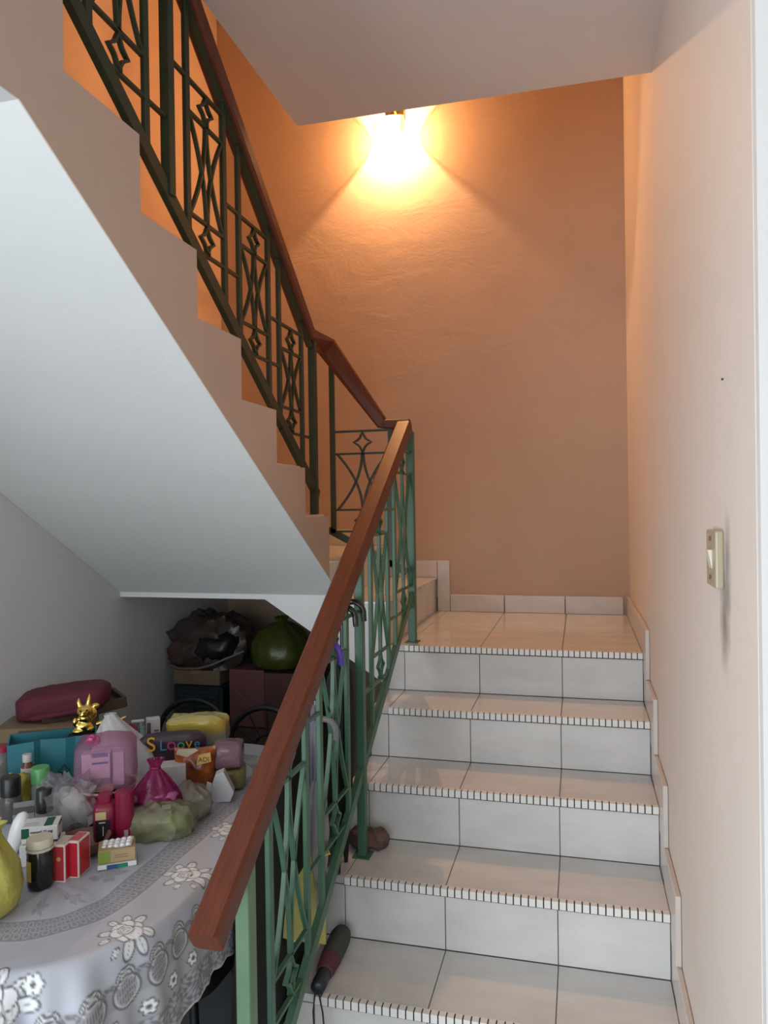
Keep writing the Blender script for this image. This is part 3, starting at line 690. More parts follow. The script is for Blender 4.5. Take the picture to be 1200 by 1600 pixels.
t = put('bowl', 'pinkish brown plastic bowl behind the small red boxes', 'bowl', -1.12, 1.505)
lathe(t, [(.03, 0), (.048, .012), (.056, .034), (.057, .036), (.054, .036), (.046, .014), (.028, .003), (.001, .003)], pm((.22, .10, .08), .35), 'bowl_shell', 36)
t = put('tissue_bag', 'clear plastic bag holding white tissue rolls, behind the medicine cartons', 'bag', -1.215, 1.585, rot=30)
g = G().blob((0, 0, .068), (.062, .042, .07), .65, .022, 22, 80, 44, flat=0, seed=4).build('film', film((.62, .60, .61), .8), t, smooth=True, local=True)
for i, (a, b, c, r) in enumerate(((.018, -.005, .065, -35), (-.015, .01, .06, 15))):
    G().lathe([(.004, -.046), (.024, -.046), (.027, -.042), (.027, .042), (.024, .046), (.004, .046)], (a, b, c), 24, M=Matrix.Rotation(math.radians(r), 3, 'Y')).build('tissue_roll', pm((.80, .79, .78), .9, bump=.3), t, smooth=True, local=True)
t = put('paper_slip', 'folded white leaflet lying in front of the tissue bag', 'leaflet', -1.135, 1.475, ZT+.038, rot=50, tilt=(6, 10))
G().box(-.03, .03, -.012, .012, 0, .002).box(-.03, .03, -.013, .011, .003, .0045).build('sheets', pm((.7, .7, .7), .8), t, local=True)
t = put('spray_cap_bottle', 'smooth white egg-shaped bottle leaning behind the yellow bag', 'bottle', -1.285, 1.46, rot=20, tilt=(0, 18))
lathe(t, [(.012, 0), (.017, .02), (.0195, .05), (.0185, .075), (.013, .092), (.005, .099), (.0005, .1)], pm((.78, .78, .77), .3), 'shell')
# bottles
bottle('toiletry_bottle', 'grey bottle with a tall black cap beside the tissue bag', -1.250, 1.53, .020, .128, film((.42, .38, .40), .3), pm((.012, .014, .014), .35), capr=.95, caph=.42)
bottle('toiletry_bottle', 'dark bottle with a squat black cap near the left edge', -1.425, 1.62, .026, .112, pm((.10, .09, .09), .25), pm((.012, .012, .013), .35), capr=.95, caph=.42)
bottle('toiletry_bottle', 'clear bottle with a bright green cap in front of the teal bag', -1.40, 1.70, .024, .112, film((.40, .42, .36), .35), pm((.12, .42, .14), .35), capr=1.0, caph=.36)
t = bottle('vitamin_bottle', 'brown vitamin bottle with white label before the teal gift bag', -1.475, 1.74, .0165, .128, pm((.17, .06, .025), .2), pm((.55, .53, .50), .4), capr=.72, caph=.16, neck=.6, lab=(pm((.68, .68, .64), .5), .36, .72))
G().tube([(.0085*math.cos(a*PI/10), -.0172, .072+.0085*math.sin(a*PI/10)) for a in range(20)], .0008, 5, closed=True, up=(0, 1, 0)).build('round_emblem', pm((.10, .14, .14)), t, local=True)
bottle('glass_jar', 'glass jar with a red and white lid at the left edge of the photo', -1.60, 1.79, .022, .128, film((.30, .27, .26), .4), pm((.38, .02, .05), .35), capr=1.05, caph=.12)
t = put('snack_packet', 'crumpled yellow packet between the black-capped bottles', 'packet', -1.475, 1.685, rot=40)
G().blob((0, 0, .045), (.045, .02, .045), .8, .008, 20, flat=0).build('film', film((.50, .38, .07), .1), t, smooth=True, local=True)
t = put('medicine_packet', 'grey printed sachet stack behind the white egg-shaped bottle', 'packet', -1.335, 1.56, rot=35)
for i in range(3): G().box(-.024, .024, -.008+.008*i, -.003+.008*i, 0, .05+.012*i).build('sachet', pm((.25, .25, .24) if i != 1 else (.10, .09, .09), .4), t, local=True)
t = put('pink_packet', 'pale pink soft packet at the left edge below the glass jar', 'packet', -1.525, 1.66, rot=35)
G().blob((0, 0, .035), (.05, .03, .035), .7, .006, 18, flat=0).build('film', film((.52, .36, .36), .2), t, smooth=True, local=True)
# teal bags
TEAL = pm((.018, .165, .205), .5); TEAL2 = pm((.012, .12, .13), .5)
t = put('gift_bag', 'open teal paper gift bag with wide folded sides behind the bottles', 'bag', -1.475, 1.845, rot=35)
g = G(); w2, d2, hh, th = .115, .05, .150, .002
pts = [(-w2, -d2*.4), (-.045, -d2), (-.03, -d2*.75), (.035, -d2), (.06, -d2*.85), (w2, -d2), (w2, d2), (-w2, d2)]
n = len(pts); P = [(x, y, 0) for x, y in pts]+[(x*1.02, y*1.05, hh-.012*(i == 0)) for i, (x, y) in enumerate(pts)]+[(x*.985, y*.94, hh-.012*(i == 0)) for i, (x, y) in enumerate(pts)]+[(x*.97, y*.9, .004) for x, y in pts]
g.add(P, [(r*n+i, r*n+(i+1) % n, (r+1)*n+(i+1) % n, (r+1)*n+i) for r in range(3) for i in range(n)]+[tuple(range(n))[::-1], tuple(3*n+i for i in range(n))]); g.build('paper_body', TEAL, t, local=True)
for x, z in ((-.075, .055), (.03, .06), (.09, .065)):
    gg = G(); gg.tube([(x+.012*math.cos(a*PI/8)*(1+.35*math.cos(a*PI/2)), -d2*1.04, z+.012*math.sin(a*PI/8)*(1+.35*math.cos(a*PI/2))) for a in range(16)], .0014, 5, closed=True, up=(0, 1, 0)); gg.build('flower_print', pm((.02, .04, .045)), t, local=True)
t = put('gift_bag', 'small teal gift bag stuffed with red cloth, behind the pink bag', 'bag', -1.375, 2.02, rot=30)
g = G().prism([(-.055, 0), (.055, 0), (.058, .115), (-.058, .105)], 'y', -.035, .035).build('paper_body', TEAL2, t, local=True)
G().blob((0, 0, .115), (.05, .028, .016), .8, .008, 25).build('red_cloth', pm((.30, .012, .03), .8), t, smooth=True, local=True)
# stack at the back left
t = put('book_stack_box', 'dark red box under the flat cardboard box by the wall', 'box', -1.62, 2.02, rot=20)
b = carton(t, .20, .14, .075, pm((.08, .015, .03), .5)); lines(b, 'front', -.07, .05, .03, .05, 1, .2, .14, .075, pm((.4, .4, .4)))
t = put('cardboard_box', 'flat brown cardboard box beneath the maroon cushion', 'box', -1.64, 2.03, ZT+.077, rot=20)
b = carton(t, .27, .16, .052, pm((.27, .19, .11), .75, var=.2)); patch(b, 'front', -.06, .12, .008, .045, .27, .16, .052, pm((.10, .08, .055), .7))
t = put('wooden_tray', 'dark wooden tray edge sticking out under the maroon cushion', 'tray', -1.60, 2.14, ZT+.13, rot=48, tilt=(0, -7))
carton(t, .25, .16, .012, pm((.05, .032, .016), .5)); 
for sy in (-1, 1): G().box(-.125, .125, sy*.08-.005, sy*.08+.005, 0, .032).build('side_board', pm((.055, .035, .018), .5), t, local=True)
for sy in (-1, 1): G().box(sy*.125-.005, sy*.125+.005, -.08, .08, 0, .032).build('side_board', pm((.055, .035, .018), .5), t, local=True)
t = put('cushion', 'folded maroon quilted cushion on top of the cardboard box by the wall', 'cushion', -1.62, 2.09, ZT+.138, rot=26, tilt=(0, -6))
G().blob((0, 0, .045), (.138, .082, .043), .58, .008, 7, 44, 26, seed=3).build('cover', pm((.115, .012, .028), .75, bump=.25, bs=120), t, smooth=True, local=True)
G().blob((-.02, -.012, .018), (.125, .075, .018), .75, .006, 12, 40, 18, seed=6).build('folded_edge', pm((.10, .010, .025), .75), t, smooth=True, local=True)
# golden figurine
t = put('figurine_stand', 'black cloth-covered box carrying the golden figurine', 'box', -1.432, 1.935, rot=30)
carton(t, .10, .06, .135, pm((.025, .008, .014), .8), bev=.006)
t = put('golden_figurine', 'shiny gold horned animal figurine among the teal bags', 'figurine', -1.432, 1.925, ZT+.136, rot=38); t.scale = (1.3, 1.2, 1.12)
g = G()
for c, r in (((0, 0, .016), (.020, .016, .017)), ((-.010, -.006, .006), (.016, .012, .008)), ((.010, -.004, .008), (.014, .012, .010)), ((.004, 0, .038), (.016, .014, .016)), ((.002, -.006, .058), (.017, .016, .014)), ((-.002, -.020, .052), (.009, .010, .007)), ((.0, -.024, .060), (.006, .006, .004)), ((.020, .002, .048), (.010, .010, .014)), ((.026, .006, .066), (.010, .008, .007)), ((-.018, -.004, .030), (.006, .006, .012))): g.blob(c, r, n=16, m=10)
for p in (((-.006, -.004, .066), (-.010, -.002, .082), (-.009, .0, .094)), ((.009, -.004, .068), (.012, -.002, .085), (.014, .0, .103))): g.tube(p, [.006, .005, .001], 10)
o = g.build('gold_body', gold, t, smooth=True, local=True); rmd = o.modifiers.new('remesh', 'REMESH'); rmd.mode = 'VOXEL'; rmd.voxel_size = .0022; rmd.use_smooth_shade = True
smd = o.modifiers.new('smooth', 'SMOOTH'); smd.iterations = 3
for sx in (-1, 1): G().blob((sx*.007, -.0205, .0625), (.0024, .0024, .0024), n=8, m=6).build('eye', pm((.02, .01, .01), .2), t, smooth=True, local=True)
t = put('golden_branch', 'gold stick ornament resting on a red cloth bundle by the teal bag', 'ornament', -1.395, 1.985, ZT+.03, rot=38)
G().blob((0, 0, .055), (.045, .035, .058), .9, .010, 20, flat=0).build('red_bundle', pm((.26, .010, .03), .8), t, smooth=True, local=True)
G().tube([(-.03, -.01, .122), (.0, -.012, .128), (.03, -.012, .124), (.055, -.01, .134)], [.006, .007, .008, .003], 10).build('gold_stick', gold, t, smooth=True, local=True)
G().tube([(.028, -.012, .126), (.036, -.03, .112), (.044, -.036, .095)], [.004, .003, .003], 8).build('gold_twig', gold, t, smooth=True, local=True)
# magenta group
t = put('plastic_tub', 'magenta plastic tub carrying the pink bag of boxes', 'tub', -1.165, 1.655)
lathe(t, [(.052, 0), (.056, .004), (.066, .092), (.070, .094), (.070, .100), (.064, .100), (.054, .006), (.001, .006)], pm(MAG, .35), 'tub_shell', 40)
G().tube([(.0705*math.cos(a*PI/20), .0705*math.sin(a*PI/20), .1) for a in range(40)], .0028, 6, closed=True, up=(0, 0, 1)).build('rim', pm((.55, .34, .26), .4), t, smooth=True, local=True)
t = put('pink_bag', 'translucent pink plastic bag packed with medicine boxes, on the magenta tub', 'bag', -1.165, 1.652, ZT+.100, rot=30)
for i, (x, y, a, b, c, cl) in enumerate(((-.012, -.012, .046, .03, .060, (.72, .70, .70)), (-.012, -.012, .046, .03, .024, (.20, .20, .22)), (.030, .0, .026, .04, .082, (.62, .60, .64)), (-.042, .008, .03, .035, .08, (.70, .68, .70)), (0, .025, .07, .02, .085, (.64, .6, .63)))):
    z0 = .022 if i == 0 else 0
    bx_ = G().box(x-a/2, x+a/2, y-b/2, y+b/2, z0+.003, z0+.003+c).build('medicine_box', pm(cl, .5), t, local=True)
    if i == 0: 
        for zz, hh_ in ((.055, .005), (.072, .010)): G().box(x-a/2+.004, x+a/2-.004, y-b/2-.0008, y-b/2, z0+zz-.015, z0+zz-.015+hh_).build('blue_stripe', pm((.03, .12, .36), .5), bx_, local=True)
        G().box(x+a/2, x+a/2+.0008, y-b/2, y+b/2, z0+.035, z0+.063).build('blue_end', pm((.03, .14, .42), .5), bx_, local=True)
G().box(-.035, .02, -.052, -.035, .002, .014).build('kraft_box', pm((.42, .28, .14), .7), t, local=True)
g = G(); n = 60; P = []
prof = [(1.0, .004), (1.02, .03), (1.01, .07), (.99, .10), (.86, .117), (.55, .125), (.25, .130), (.06, .126)]
for i, (k_, z) in enumerate(prof):
    for j in range(n):
        a = 2*PI*j/n; c_, s_ = math.cos(a), math.sin(a)
        x = math.copysign(abs(c_)**.3, c_)*.072*k_; y = math.copysign(abs(s_)**.3, s_)*.054*k_
        q = Vector((x, y, z))*26; dn = noise.noise(q)*.010
        P.append((x*(1+dn*4), y*(1+dn*4), z+dn*.7))
g.add(P, [(i*n+j, i*n+(j+1) % n, (i+1)*n+(j+1) % n, (i+1)*n+j) for i in range(len(prof)-1) for j in range(n)]+[tuple(range((len(prof)-1)*n, len(prof)*n))])
g.build('film', film((.62, .33, .48), .78, .18), t, smooth=True, local=True)
G().blob((-.028, -.02, .118), (.016, .012, .010), 1, .006, 60).build('knot', film((.50, .05, .16), .1), t, smooth=True, local=True)
for i, (x, y, r, h, lab) in enumerate(((-1.112, 1.572, .0275, .112, 'magenta square-shouldered bottle with a black front label'), (-1.062, 1.575, .022, .122, 'tall magenta ribbed bottle with a small barcode sticker'))):
    t = put('shampoo_bottle', lab, 'bottle', x, y, rot=28, group='magenta bottles')
    e = .55 if i == 0 else .8
    sq = lambda a, q, e=e: 1/((abs(math.cos(a))**(2/e)+abs(math.sin(a))**(2/e))**(e/2))
    prof = [(r*.9, 0), (r, .004), (r, h*.72), (r*.9, h*.80), (r*.55, h*.84), (r*.55, h*.88), (r*.6, h*.885), (r*.6, h), (.001, h)] if i == 0 else [(r*.95, 0)]+[(r*(1-.012*(k % 2)), .004+h*.9*k/22) for k in range(23)]+[(r*.98, h), (.001, h)]
    lathe(t, prof, pm((.23, .008, .04), .3), 'bottle_body', 40, fn=sq)
    if i == 0:
        G().box(-.020, .013, -.0285, -.0272, .008, .058).build('black_label', pm((.012, .012, .014), .35), t, local=True)
        G().box(-.020, .004, -.0286, -.0272, .060, .078).build('cream_label', pm((.60, .46, .22), .5), t, local=True)
        G().box(-.004, -.002, -.0292, -.0285, .022, .044).box(-.012, .002, -.0292, -.0285, .052, .0545).build('silver_mark', pm((.55, .55, .5), .4), t, local=True)
    else: G().box(.0, .009, -.0228, -.0205, .012, .036).build('barcode_sticker', pm((.42, .30, .36), .5), t, local=True)
# soft bags on the right
t = put('green_bag', 'pale yellow-green translucent bag lying under the tied magenta bag', 'bag', -1.005, 1.635, rot=20)
G().blob((0, 0, .03), (.085, .055, .040), .7, .011, 11, 80, 44, flat=.0, seed=9).build('film', film((.46, .47, .30), .62), t, smooth=True, local=True)
G().blob((-.03, 0, .024), (.032, .03, .022), 1, .006, 20, flat=.002).build('pink_bundle', pm((.45, .26, .18), .7), t, smooth=True, local=True)
G().blob((.03, .01, .022), (.034, .03, .020), 1, .006, 20, flat=.002, seed=3).build('green_bundle', pm((.36, .44, .10), .7), t, smooth=True, local=True)
t = put('clear_bag', 'pale peach translucent bag between the green bag and the white paper bag', 'bag', -.985, 1.745, rot=20)
G().blob((0, 0, .035), (.05, .05, .042), .8, .011, 13, 70, 40, flat=0, seed=12).build('film', film((.50, .44, .37), .66), t, smooth=True, local=True)
t = put('tied_bag', 'shiny magenta plastic bag knotted at the top with a white price tag', 'bag', -1.035, 1.665, ZT+.050, rot=25)
bag(t, [(.060, 0), (.065, .008), (.059, .028), (.047, .050), (.033, .070), (.020, .085), (.011, .095), (.010, .101), (.014, .112), (.017, .120)], film((.30, .015, .11), .52, .10), k=9, seed=1, pleat=.22, amp=.006, sx=1, sy=.6)
G().blob((0, 0, .026), (.055, .03, .022), .8, .005, 30, seed=2).build('patterned_contents', pm((.55, .16, .34), .6, c2=(.12, .02, .09), vs_=60), t, smooth=True, local=True)
G().tube([(.0115*math.cos(a*PI/8), .0085*math.sin(a*PI/8), .098) for a in range(16)], .003, 6, closed=True, up=(0, 0, 1)).build('knot', film((.24, .01, .06), .1), t, smooth=True, local=True)
G().box(.020, .040, -.041, -.0405, .008, .019).build('price_tag', pm((.75, .72, .73), .5), t, local=True)
t = put('white_carton', 'white printed carton behind the tied magenta bag', 'box', -1.10, 1.845, rot=28)
b = carton(t, .085, .055, .094, pm((.60, .57, .57), .5)); lines(b, 'front', -.035, .01, .05, .08, 5, .085, .055, .094, pm((.42, .40, .41))); lines(b, 'right', -.02, .02, .015, .075, 7, .085, .055, .094, pm((.30, .26, .27)))
G().box(-.036, -.024, -.0285, -.0275, .078, .086).build('logo_mark', pm((.03, .03, .04)), b, local=True)
patch(b, 'front', .020, .040,   .0, .028, .085, .055, .094, pm((.70, .69, .67)))
t = put('white_bag', 'crumpled white plastic carrier bag peaking behind the pink bag', 'bag', -1.255, 1.90, rot=30)
g = G(); n = 48; P = []; prof = [(1, 0), (1.02, .03), (.95, .07), (.92, .105), (.78, .135), (.58, .162), (.36, .188), (.18, .205), (.2, .212)]
for i, (k_, z) in enumerate(prof):
    lean = -(z/.2)**1.6*.045
    for j in range(n):
        a = 2*PI*j/n; q = i/8; kk = k_*(1+.10*q*math.sin(7*a)+.05*math.sin(3*a+1))
        p = Vector((.088*kk*math.cos(a)+lean*1.3, .05*kk*math.sin(a), z)); p += Vector((math.cos(a), math.sin(a), .4))*.016*noise.noise(p*26+Vector((3, 1, 2)))
        p.z = max(p.z, 0); P.append(p)
g.add(P, [(i*n+j, i*n+(j+1) % n, (i+1)*n+(j+1) % n, (i+1)*n+j) for i in range(8) for j in range(n)]); g.build('film', film((.66, .64, .64), .25, .35), t, smooth=True, local=True)
t = put('pump_bottle', 'small white pump dispenser bottle behind the white bag', 'bottle', -1.365, 2.12, rot=35)
lathe(t, [(.018, 0), (.02, .004), (.02, .08), (.012, .09), (.012, .1), (.006, .101), (.006, .115)], pm((.5, .5, .52), .3), 'bottle_body'); G().box(-.030, .010, -.006, .006, .115, .124).build('pump_head', pm((.72, .72, .72), .35), t, bevel=.003, local=True)
t = put('upright_box', 'narrow white box with dark lettering standing beside the pump bottle', 'box', -1.325, 2.125, rot=35)
b = carton(t, .042, .035, .130, pm((.66, .64, .62), .5)); G().box(-.019, -.008, -.0185, -.0175, .02, .12).build('dark_stripe', pm((.16, .10, .12)), b, local=True); lines(b, 'front', .002, .018, .03, .10, 5, .042, .035, .13, pm((.2, .16, .17)))
t = put('letter_snack_bag', 'dark snack bag with colourful bubble letters behind the white carton', 'packet', -1.158, 1.955, rot=28)
b = G().blob((0, 0, .070), (.098, .024, .074), .4, .003, 20, 48, 28, flat=0).build('film', pm((.05, .025, .04), .35), t, smooth=True, local=True)
for i, (ch, cl, dx, sz) in enumerate((('S', (.75, .45, .04), -.052, .058), ('L', (.06, .28, .48), -.022, .044), ('o', (.50, .06, .20), .0, .050), ('o', (.08, .40, .16), .024, .042), ('v', (.70, .40, .04), .045, .044), ('e', (.06, .25, .45), .066, .038))): text(b, ch, sz, (dx*1.08, -.0285, .102), FR, pm(cl, .4), 'bubble_letter', .002)
t = put('snack_pouch', 'orange and brown foil snack pouch with a yellow corner label', 'packet', -1.045, 1.885, rot=22)
g = G(); nx_, nz_ = 20, 24; P = []
for sd in (-1, 1):
    for i in range(nz_+1):
        for j in range(nx_+1):
            u = j/nx_*2-1; v = i/nz_; puff = (1-u**4)*(math.sin(PI*min(1, v*1.02))**.6)
            P.append((u*.054*(1+.04*math.sin(v*9)), sd*(.002+.022*puff)+.004*noise.noise(Vector((u*3, v*4, sd))), v*.128+.008*u*u*(v-.5)))
W_ = nx_+1; off = W_*(nz_+1); fs = []
for i in range(nz_):
    for j in range(nx_):
        a = i*W_+j; fs += [(a, a+1, a+W_+1, a+W_), (off+a, off+a+W_, off+a+W_+1, off+a+1)]
for i in range(nz_): a = i*W_; fs += [(a, a+W_, off+a+W_, off+a), (a+nx_, off+a+nx_, off+a+W_+nx_, a+W_+nx_)]
for j in range(nx_): fs += [(j, off+j, off+j+1, j+1), (nz_*W_+j, nz_*W_+j+1, off+nz_*W_+j+1, off+nz_*W_+j)]
g.add(P, fs); b = g.build('foil', pm((.50, .13, .02), .25, c2=(.10, .02, .012), vs_=16, var=.5), t, smooth=True, local=True)
G().prism([(.006, .088), (.046, .096), (.044, .122), (.012, .116)], 'y', -.0275, -.0262).build('yellow_label', pm((.70, .42, .10), .4), b, local=True); text(b, 'ADI', .018, (.026, -.0278, .097), FR, pm((.03, .02, .02)), 'lettering', .0003)
G().prism([(-.05, .118), (-.02, .108), (.01, .125), (.004, .130), (-.045, .131)], 'y', -.016, -.012).build('cream_flap', pm((.62, .58, .40), .4), b, local=True)
t = put('paper_bag', 'white paper bag folded under the orange snack pouch', 'bag', -.995, 1.855, rot=22)
G().prism([(-.07, 0), (.065, 0), (.075, .026), (.048, .082), (.026, .074), (.005, .014)], 'y', -.03, .008).build('paper', pm((.60, .59, .61), .6), t, bevel=.002, local=True)
G().prism([(-.005, 0), (.012, .0), (.016, .052), (.004, .058)], 'y', -.034, -.024).build('paper_flap', pm((.64, .63, .64), .6), t, local=True)
t = put('tissue_pack', 'soft pink tissue pack stacked on a yellow one behind the snack pouch', 'packet', -.985, 1.965, ZT+.058, rot=22)
G().blob((0, 0, .034), (.045, .05, .034), .4, .003, 20, flat=0).build('wrap', film((.27, .15, .18), .1), t, smooth=True, local=True)
t = put('tissue_pack', 'soft yellow tissue pack under the pink one at the far end of the cloth', 'packet', -.985, 1.965, rot=24)
G().blob((0, 0, .028), (.05, .05, .029), .4, .003, 20, flat=0, seed=4).build('wrap', film((.25, .22, .08), .1), t, smooth=True, local=True)
t = put('brown_carton', 'brown carton under the glossy multicoloured pack', 'box', -1.16, 2.115, rot=18); carton(t, .20, .10, .055, pm((.09, .06, .05), .7))
t = put('plastic_pack', 'large glossy multicoloured plastic pack with a yellow top, before the round-backed chair', 'packet', -1.155, 2.105, ZT+.056, rot=18)
g = G(); g.blob((0, 0, .048), (.092, .052, .052), .42, .009, 10, 80, 44, flat=0, seed=5)
o = g.build('wrap', film((.52, .44, .26), .08, .2), t, smooth=True, local=True)
def bands(m, stops):                       # printed colour bands over the height of the pack
    nt = m.node_tree; N = nt.nodes; L = nt.links; tc = N.new('ShaderNodeTexCoord'); sp = N.new('ShaderNodeSeparateXYZ'); L.new(tc.outputs['Object'], sp.inputs[0])
    nz2 = N.new('ShaderNodeTexNoise'); nz2.inputs['Scale'].default_value = 14; L.new(tc.outputs['Object'], nz2.inputs[0])
    ma = N.new('ShaderNodeMath'); ma.operation = 'MULTIPLY_ADD'; L.new(nz2.outputs[0], ma.inputs[0]); ma.inputs[1].default_value = .035; L.new(sp.outputs['Z'], ma.inputs[2])
    mr = N.new('ShaderNodeMapRange'); mr.inputs[1].default_value = .012; mr.inputs[2].default_value = .125; L.new(ma.outputs[0], mr.inputs[0])
    r = N.new('ShaderNodeValToRGB'); L.new(mr.outputs[0], r.inputs[0]); e = r.color_ramp.elements
    while len(e) < len(stops): e.new(.5)
    for k, (p, c) in enumerate(stops): e[k].position = p; e[k].color = (*c, 1)
    L.new(r.outputs[0], N['Principled BSDF'].inputs['Base Color'])
bm_ = mat('rainbow_wrap', (.5, .4, .2), .2, bump=.25, bs=45); bands(bm_, [(0, (.20, .13, .22)), (.25, (.20, .30, .26)), (.45, (.30, .28, .24)), (.62, (.50, .36, .06)), (.8, (.55, .42, .08)), (1, (.48, .46, .24))]); o.data.materials[0] = bm_

# ------------------------------------------------------------------ chairs behind the table
def chair(x, y, ztop, label, R=.17, rot=0):
    t = thing('dining_chair', label, 'chair', (x, y, 0), 'black metal chairs'); t.rotation_euler[2] = math.radians(rot)
    zc = ztop-R; legs = []
    G().tube([(-R, 0, .45)]+[(-R*math.cos(a*PI/16), 0, zc+R*math.sin(a*PI/16)) for a in range(17)]+[(R, 0, .45)], .011, 10, up=(0, 1, 0)).build('back_hoop', black, t, smooth=True, local=True)
    for k in range(5):
        a = PI*(k+1)/6; G().tube([(.055*math.cos(a), 0, zc+.055*math.sin(a)), (R*math.cos(a), 0, zc+R*math.sin(a))], .004, 6, up=(0, 1, 0)).build('spoke', black, t, local=True)
    G().tube([(.06*math.cos(a*PI/10), 0, zc+.06*math.sin(a*PI/10)) for a in range(20)], .005, 6, closed=True, up=(0, 1, 0)).build('back_ring', black, t, smooth=True, local=True)
    G().blob((0, -.18, .455), (.165, .18, .03), .6).build('seat', blackcloth, t, smooth=True, local=True)
    for sx in (-1, 1):
        for sy in (0, -.34): G().tube([(sx*.16, sy, .445), (sx*.18, sy+(.03 if sy == 0 else -.02), 0)], .011, 8).build('leg', black, t, smooth=True, local=True)
    return t
chair(-1.52, 2.74, .782, 'black metal chair with spoked round back, left one behind the table', .165, 0)
chair(-1.15, 2.62, .800, 'black metal chair with spoked round back, right one nearest the railing', .165, -5)
# ------------------------------------------------------------------ store under the landing
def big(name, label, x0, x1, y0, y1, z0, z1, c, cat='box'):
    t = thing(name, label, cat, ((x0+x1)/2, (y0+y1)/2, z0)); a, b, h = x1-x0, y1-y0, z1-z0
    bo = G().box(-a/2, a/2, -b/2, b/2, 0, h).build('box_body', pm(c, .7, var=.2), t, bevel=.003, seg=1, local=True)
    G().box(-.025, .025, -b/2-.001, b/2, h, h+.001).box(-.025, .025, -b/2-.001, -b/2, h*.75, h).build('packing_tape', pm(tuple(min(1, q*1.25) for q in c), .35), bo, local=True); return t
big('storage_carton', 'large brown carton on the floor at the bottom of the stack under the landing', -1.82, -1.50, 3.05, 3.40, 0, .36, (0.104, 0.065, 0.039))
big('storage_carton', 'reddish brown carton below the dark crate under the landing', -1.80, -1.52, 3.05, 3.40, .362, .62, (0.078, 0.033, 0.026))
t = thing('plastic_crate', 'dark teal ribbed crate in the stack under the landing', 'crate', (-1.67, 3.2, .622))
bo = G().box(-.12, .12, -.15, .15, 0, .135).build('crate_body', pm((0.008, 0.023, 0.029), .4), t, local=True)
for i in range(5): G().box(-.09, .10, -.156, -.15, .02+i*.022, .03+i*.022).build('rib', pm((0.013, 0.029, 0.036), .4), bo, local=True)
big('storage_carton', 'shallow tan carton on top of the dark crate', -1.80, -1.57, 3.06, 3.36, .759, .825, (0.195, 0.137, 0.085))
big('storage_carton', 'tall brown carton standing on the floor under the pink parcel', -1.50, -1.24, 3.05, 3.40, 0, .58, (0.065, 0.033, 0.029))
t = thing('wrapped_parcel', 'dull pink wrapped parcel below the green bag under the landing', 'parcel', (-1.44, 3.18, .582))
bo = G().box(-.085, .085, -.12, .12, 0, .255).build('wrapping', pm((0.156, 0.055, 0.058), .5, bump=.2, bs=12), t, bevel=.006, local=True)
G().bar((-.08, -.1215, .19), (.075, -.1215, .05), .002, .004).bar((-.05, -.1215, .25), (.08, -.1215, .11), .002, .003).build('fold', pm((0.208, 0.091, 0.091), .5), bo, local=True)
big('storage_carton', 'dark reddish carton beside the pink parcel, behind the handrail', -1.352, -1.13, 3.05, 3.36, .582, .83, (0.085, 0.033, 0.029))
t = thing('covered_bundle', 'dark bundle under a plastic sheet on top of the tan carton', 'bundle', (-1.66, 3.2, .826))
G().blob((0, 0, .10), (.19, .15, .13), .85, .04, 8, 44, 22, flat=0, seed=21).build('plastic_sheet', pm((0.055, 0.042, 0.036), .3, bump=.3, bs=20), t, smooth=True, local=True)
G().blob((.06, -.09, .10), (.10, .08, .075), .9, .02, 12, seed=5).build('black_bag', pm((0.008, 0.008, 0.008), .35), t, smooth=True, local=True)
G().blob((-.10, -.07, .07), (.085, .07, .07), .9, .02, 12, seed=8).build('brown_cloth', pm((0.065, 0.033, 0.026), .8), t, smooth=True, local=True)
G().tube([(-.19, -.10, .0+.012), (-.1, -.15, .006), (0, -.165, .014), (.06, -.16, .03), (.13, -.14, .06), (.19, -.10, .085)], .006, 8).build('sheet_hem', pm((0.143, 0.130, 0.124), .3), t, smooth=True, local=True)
t = thing('garbage_bag', 'olive green plastic bag on the pink parcel under the landing', 'bag', (-1.31, 3.15, .838))
bag(t, [(.09, 0), (.13, .02), (.14, .06), (.13, .11), (.095, .16), (.05, .19), (.02, .205), (.035, .225)], pm((0.049, 0.065, 0.008), .3, bump=.3, bs=25), 'film', k=12, seed=5, pleat=.10, amp=.014, fr=9)
# stool tucked under the table
t = thing('padded_stool', 'black padded stool tucked under the table edge beside the railing', 'stool', (-.98, 1.66, 0))
G().blob((0, 0, .45), (.15, .15, .035), .5).build('seat', blackcloth, t, smooth=True, local=True)
for sx in (-1, 1):
    for sy in (-1, 1): G().tube([(sx*.10, sy*.10, .43), (sx*.14, sy*.14, 0)], .011, 8).build('leg', black, t, smooth=True, local=True)
G().tube([(-.125, -.125, .15), (.125, -.125, .15), (.125, .125, .15), (-.125, .125, .15)], .007, 6, closed=True, up=(0, 0, 1)).build('foot_ring', black, t, local=True)

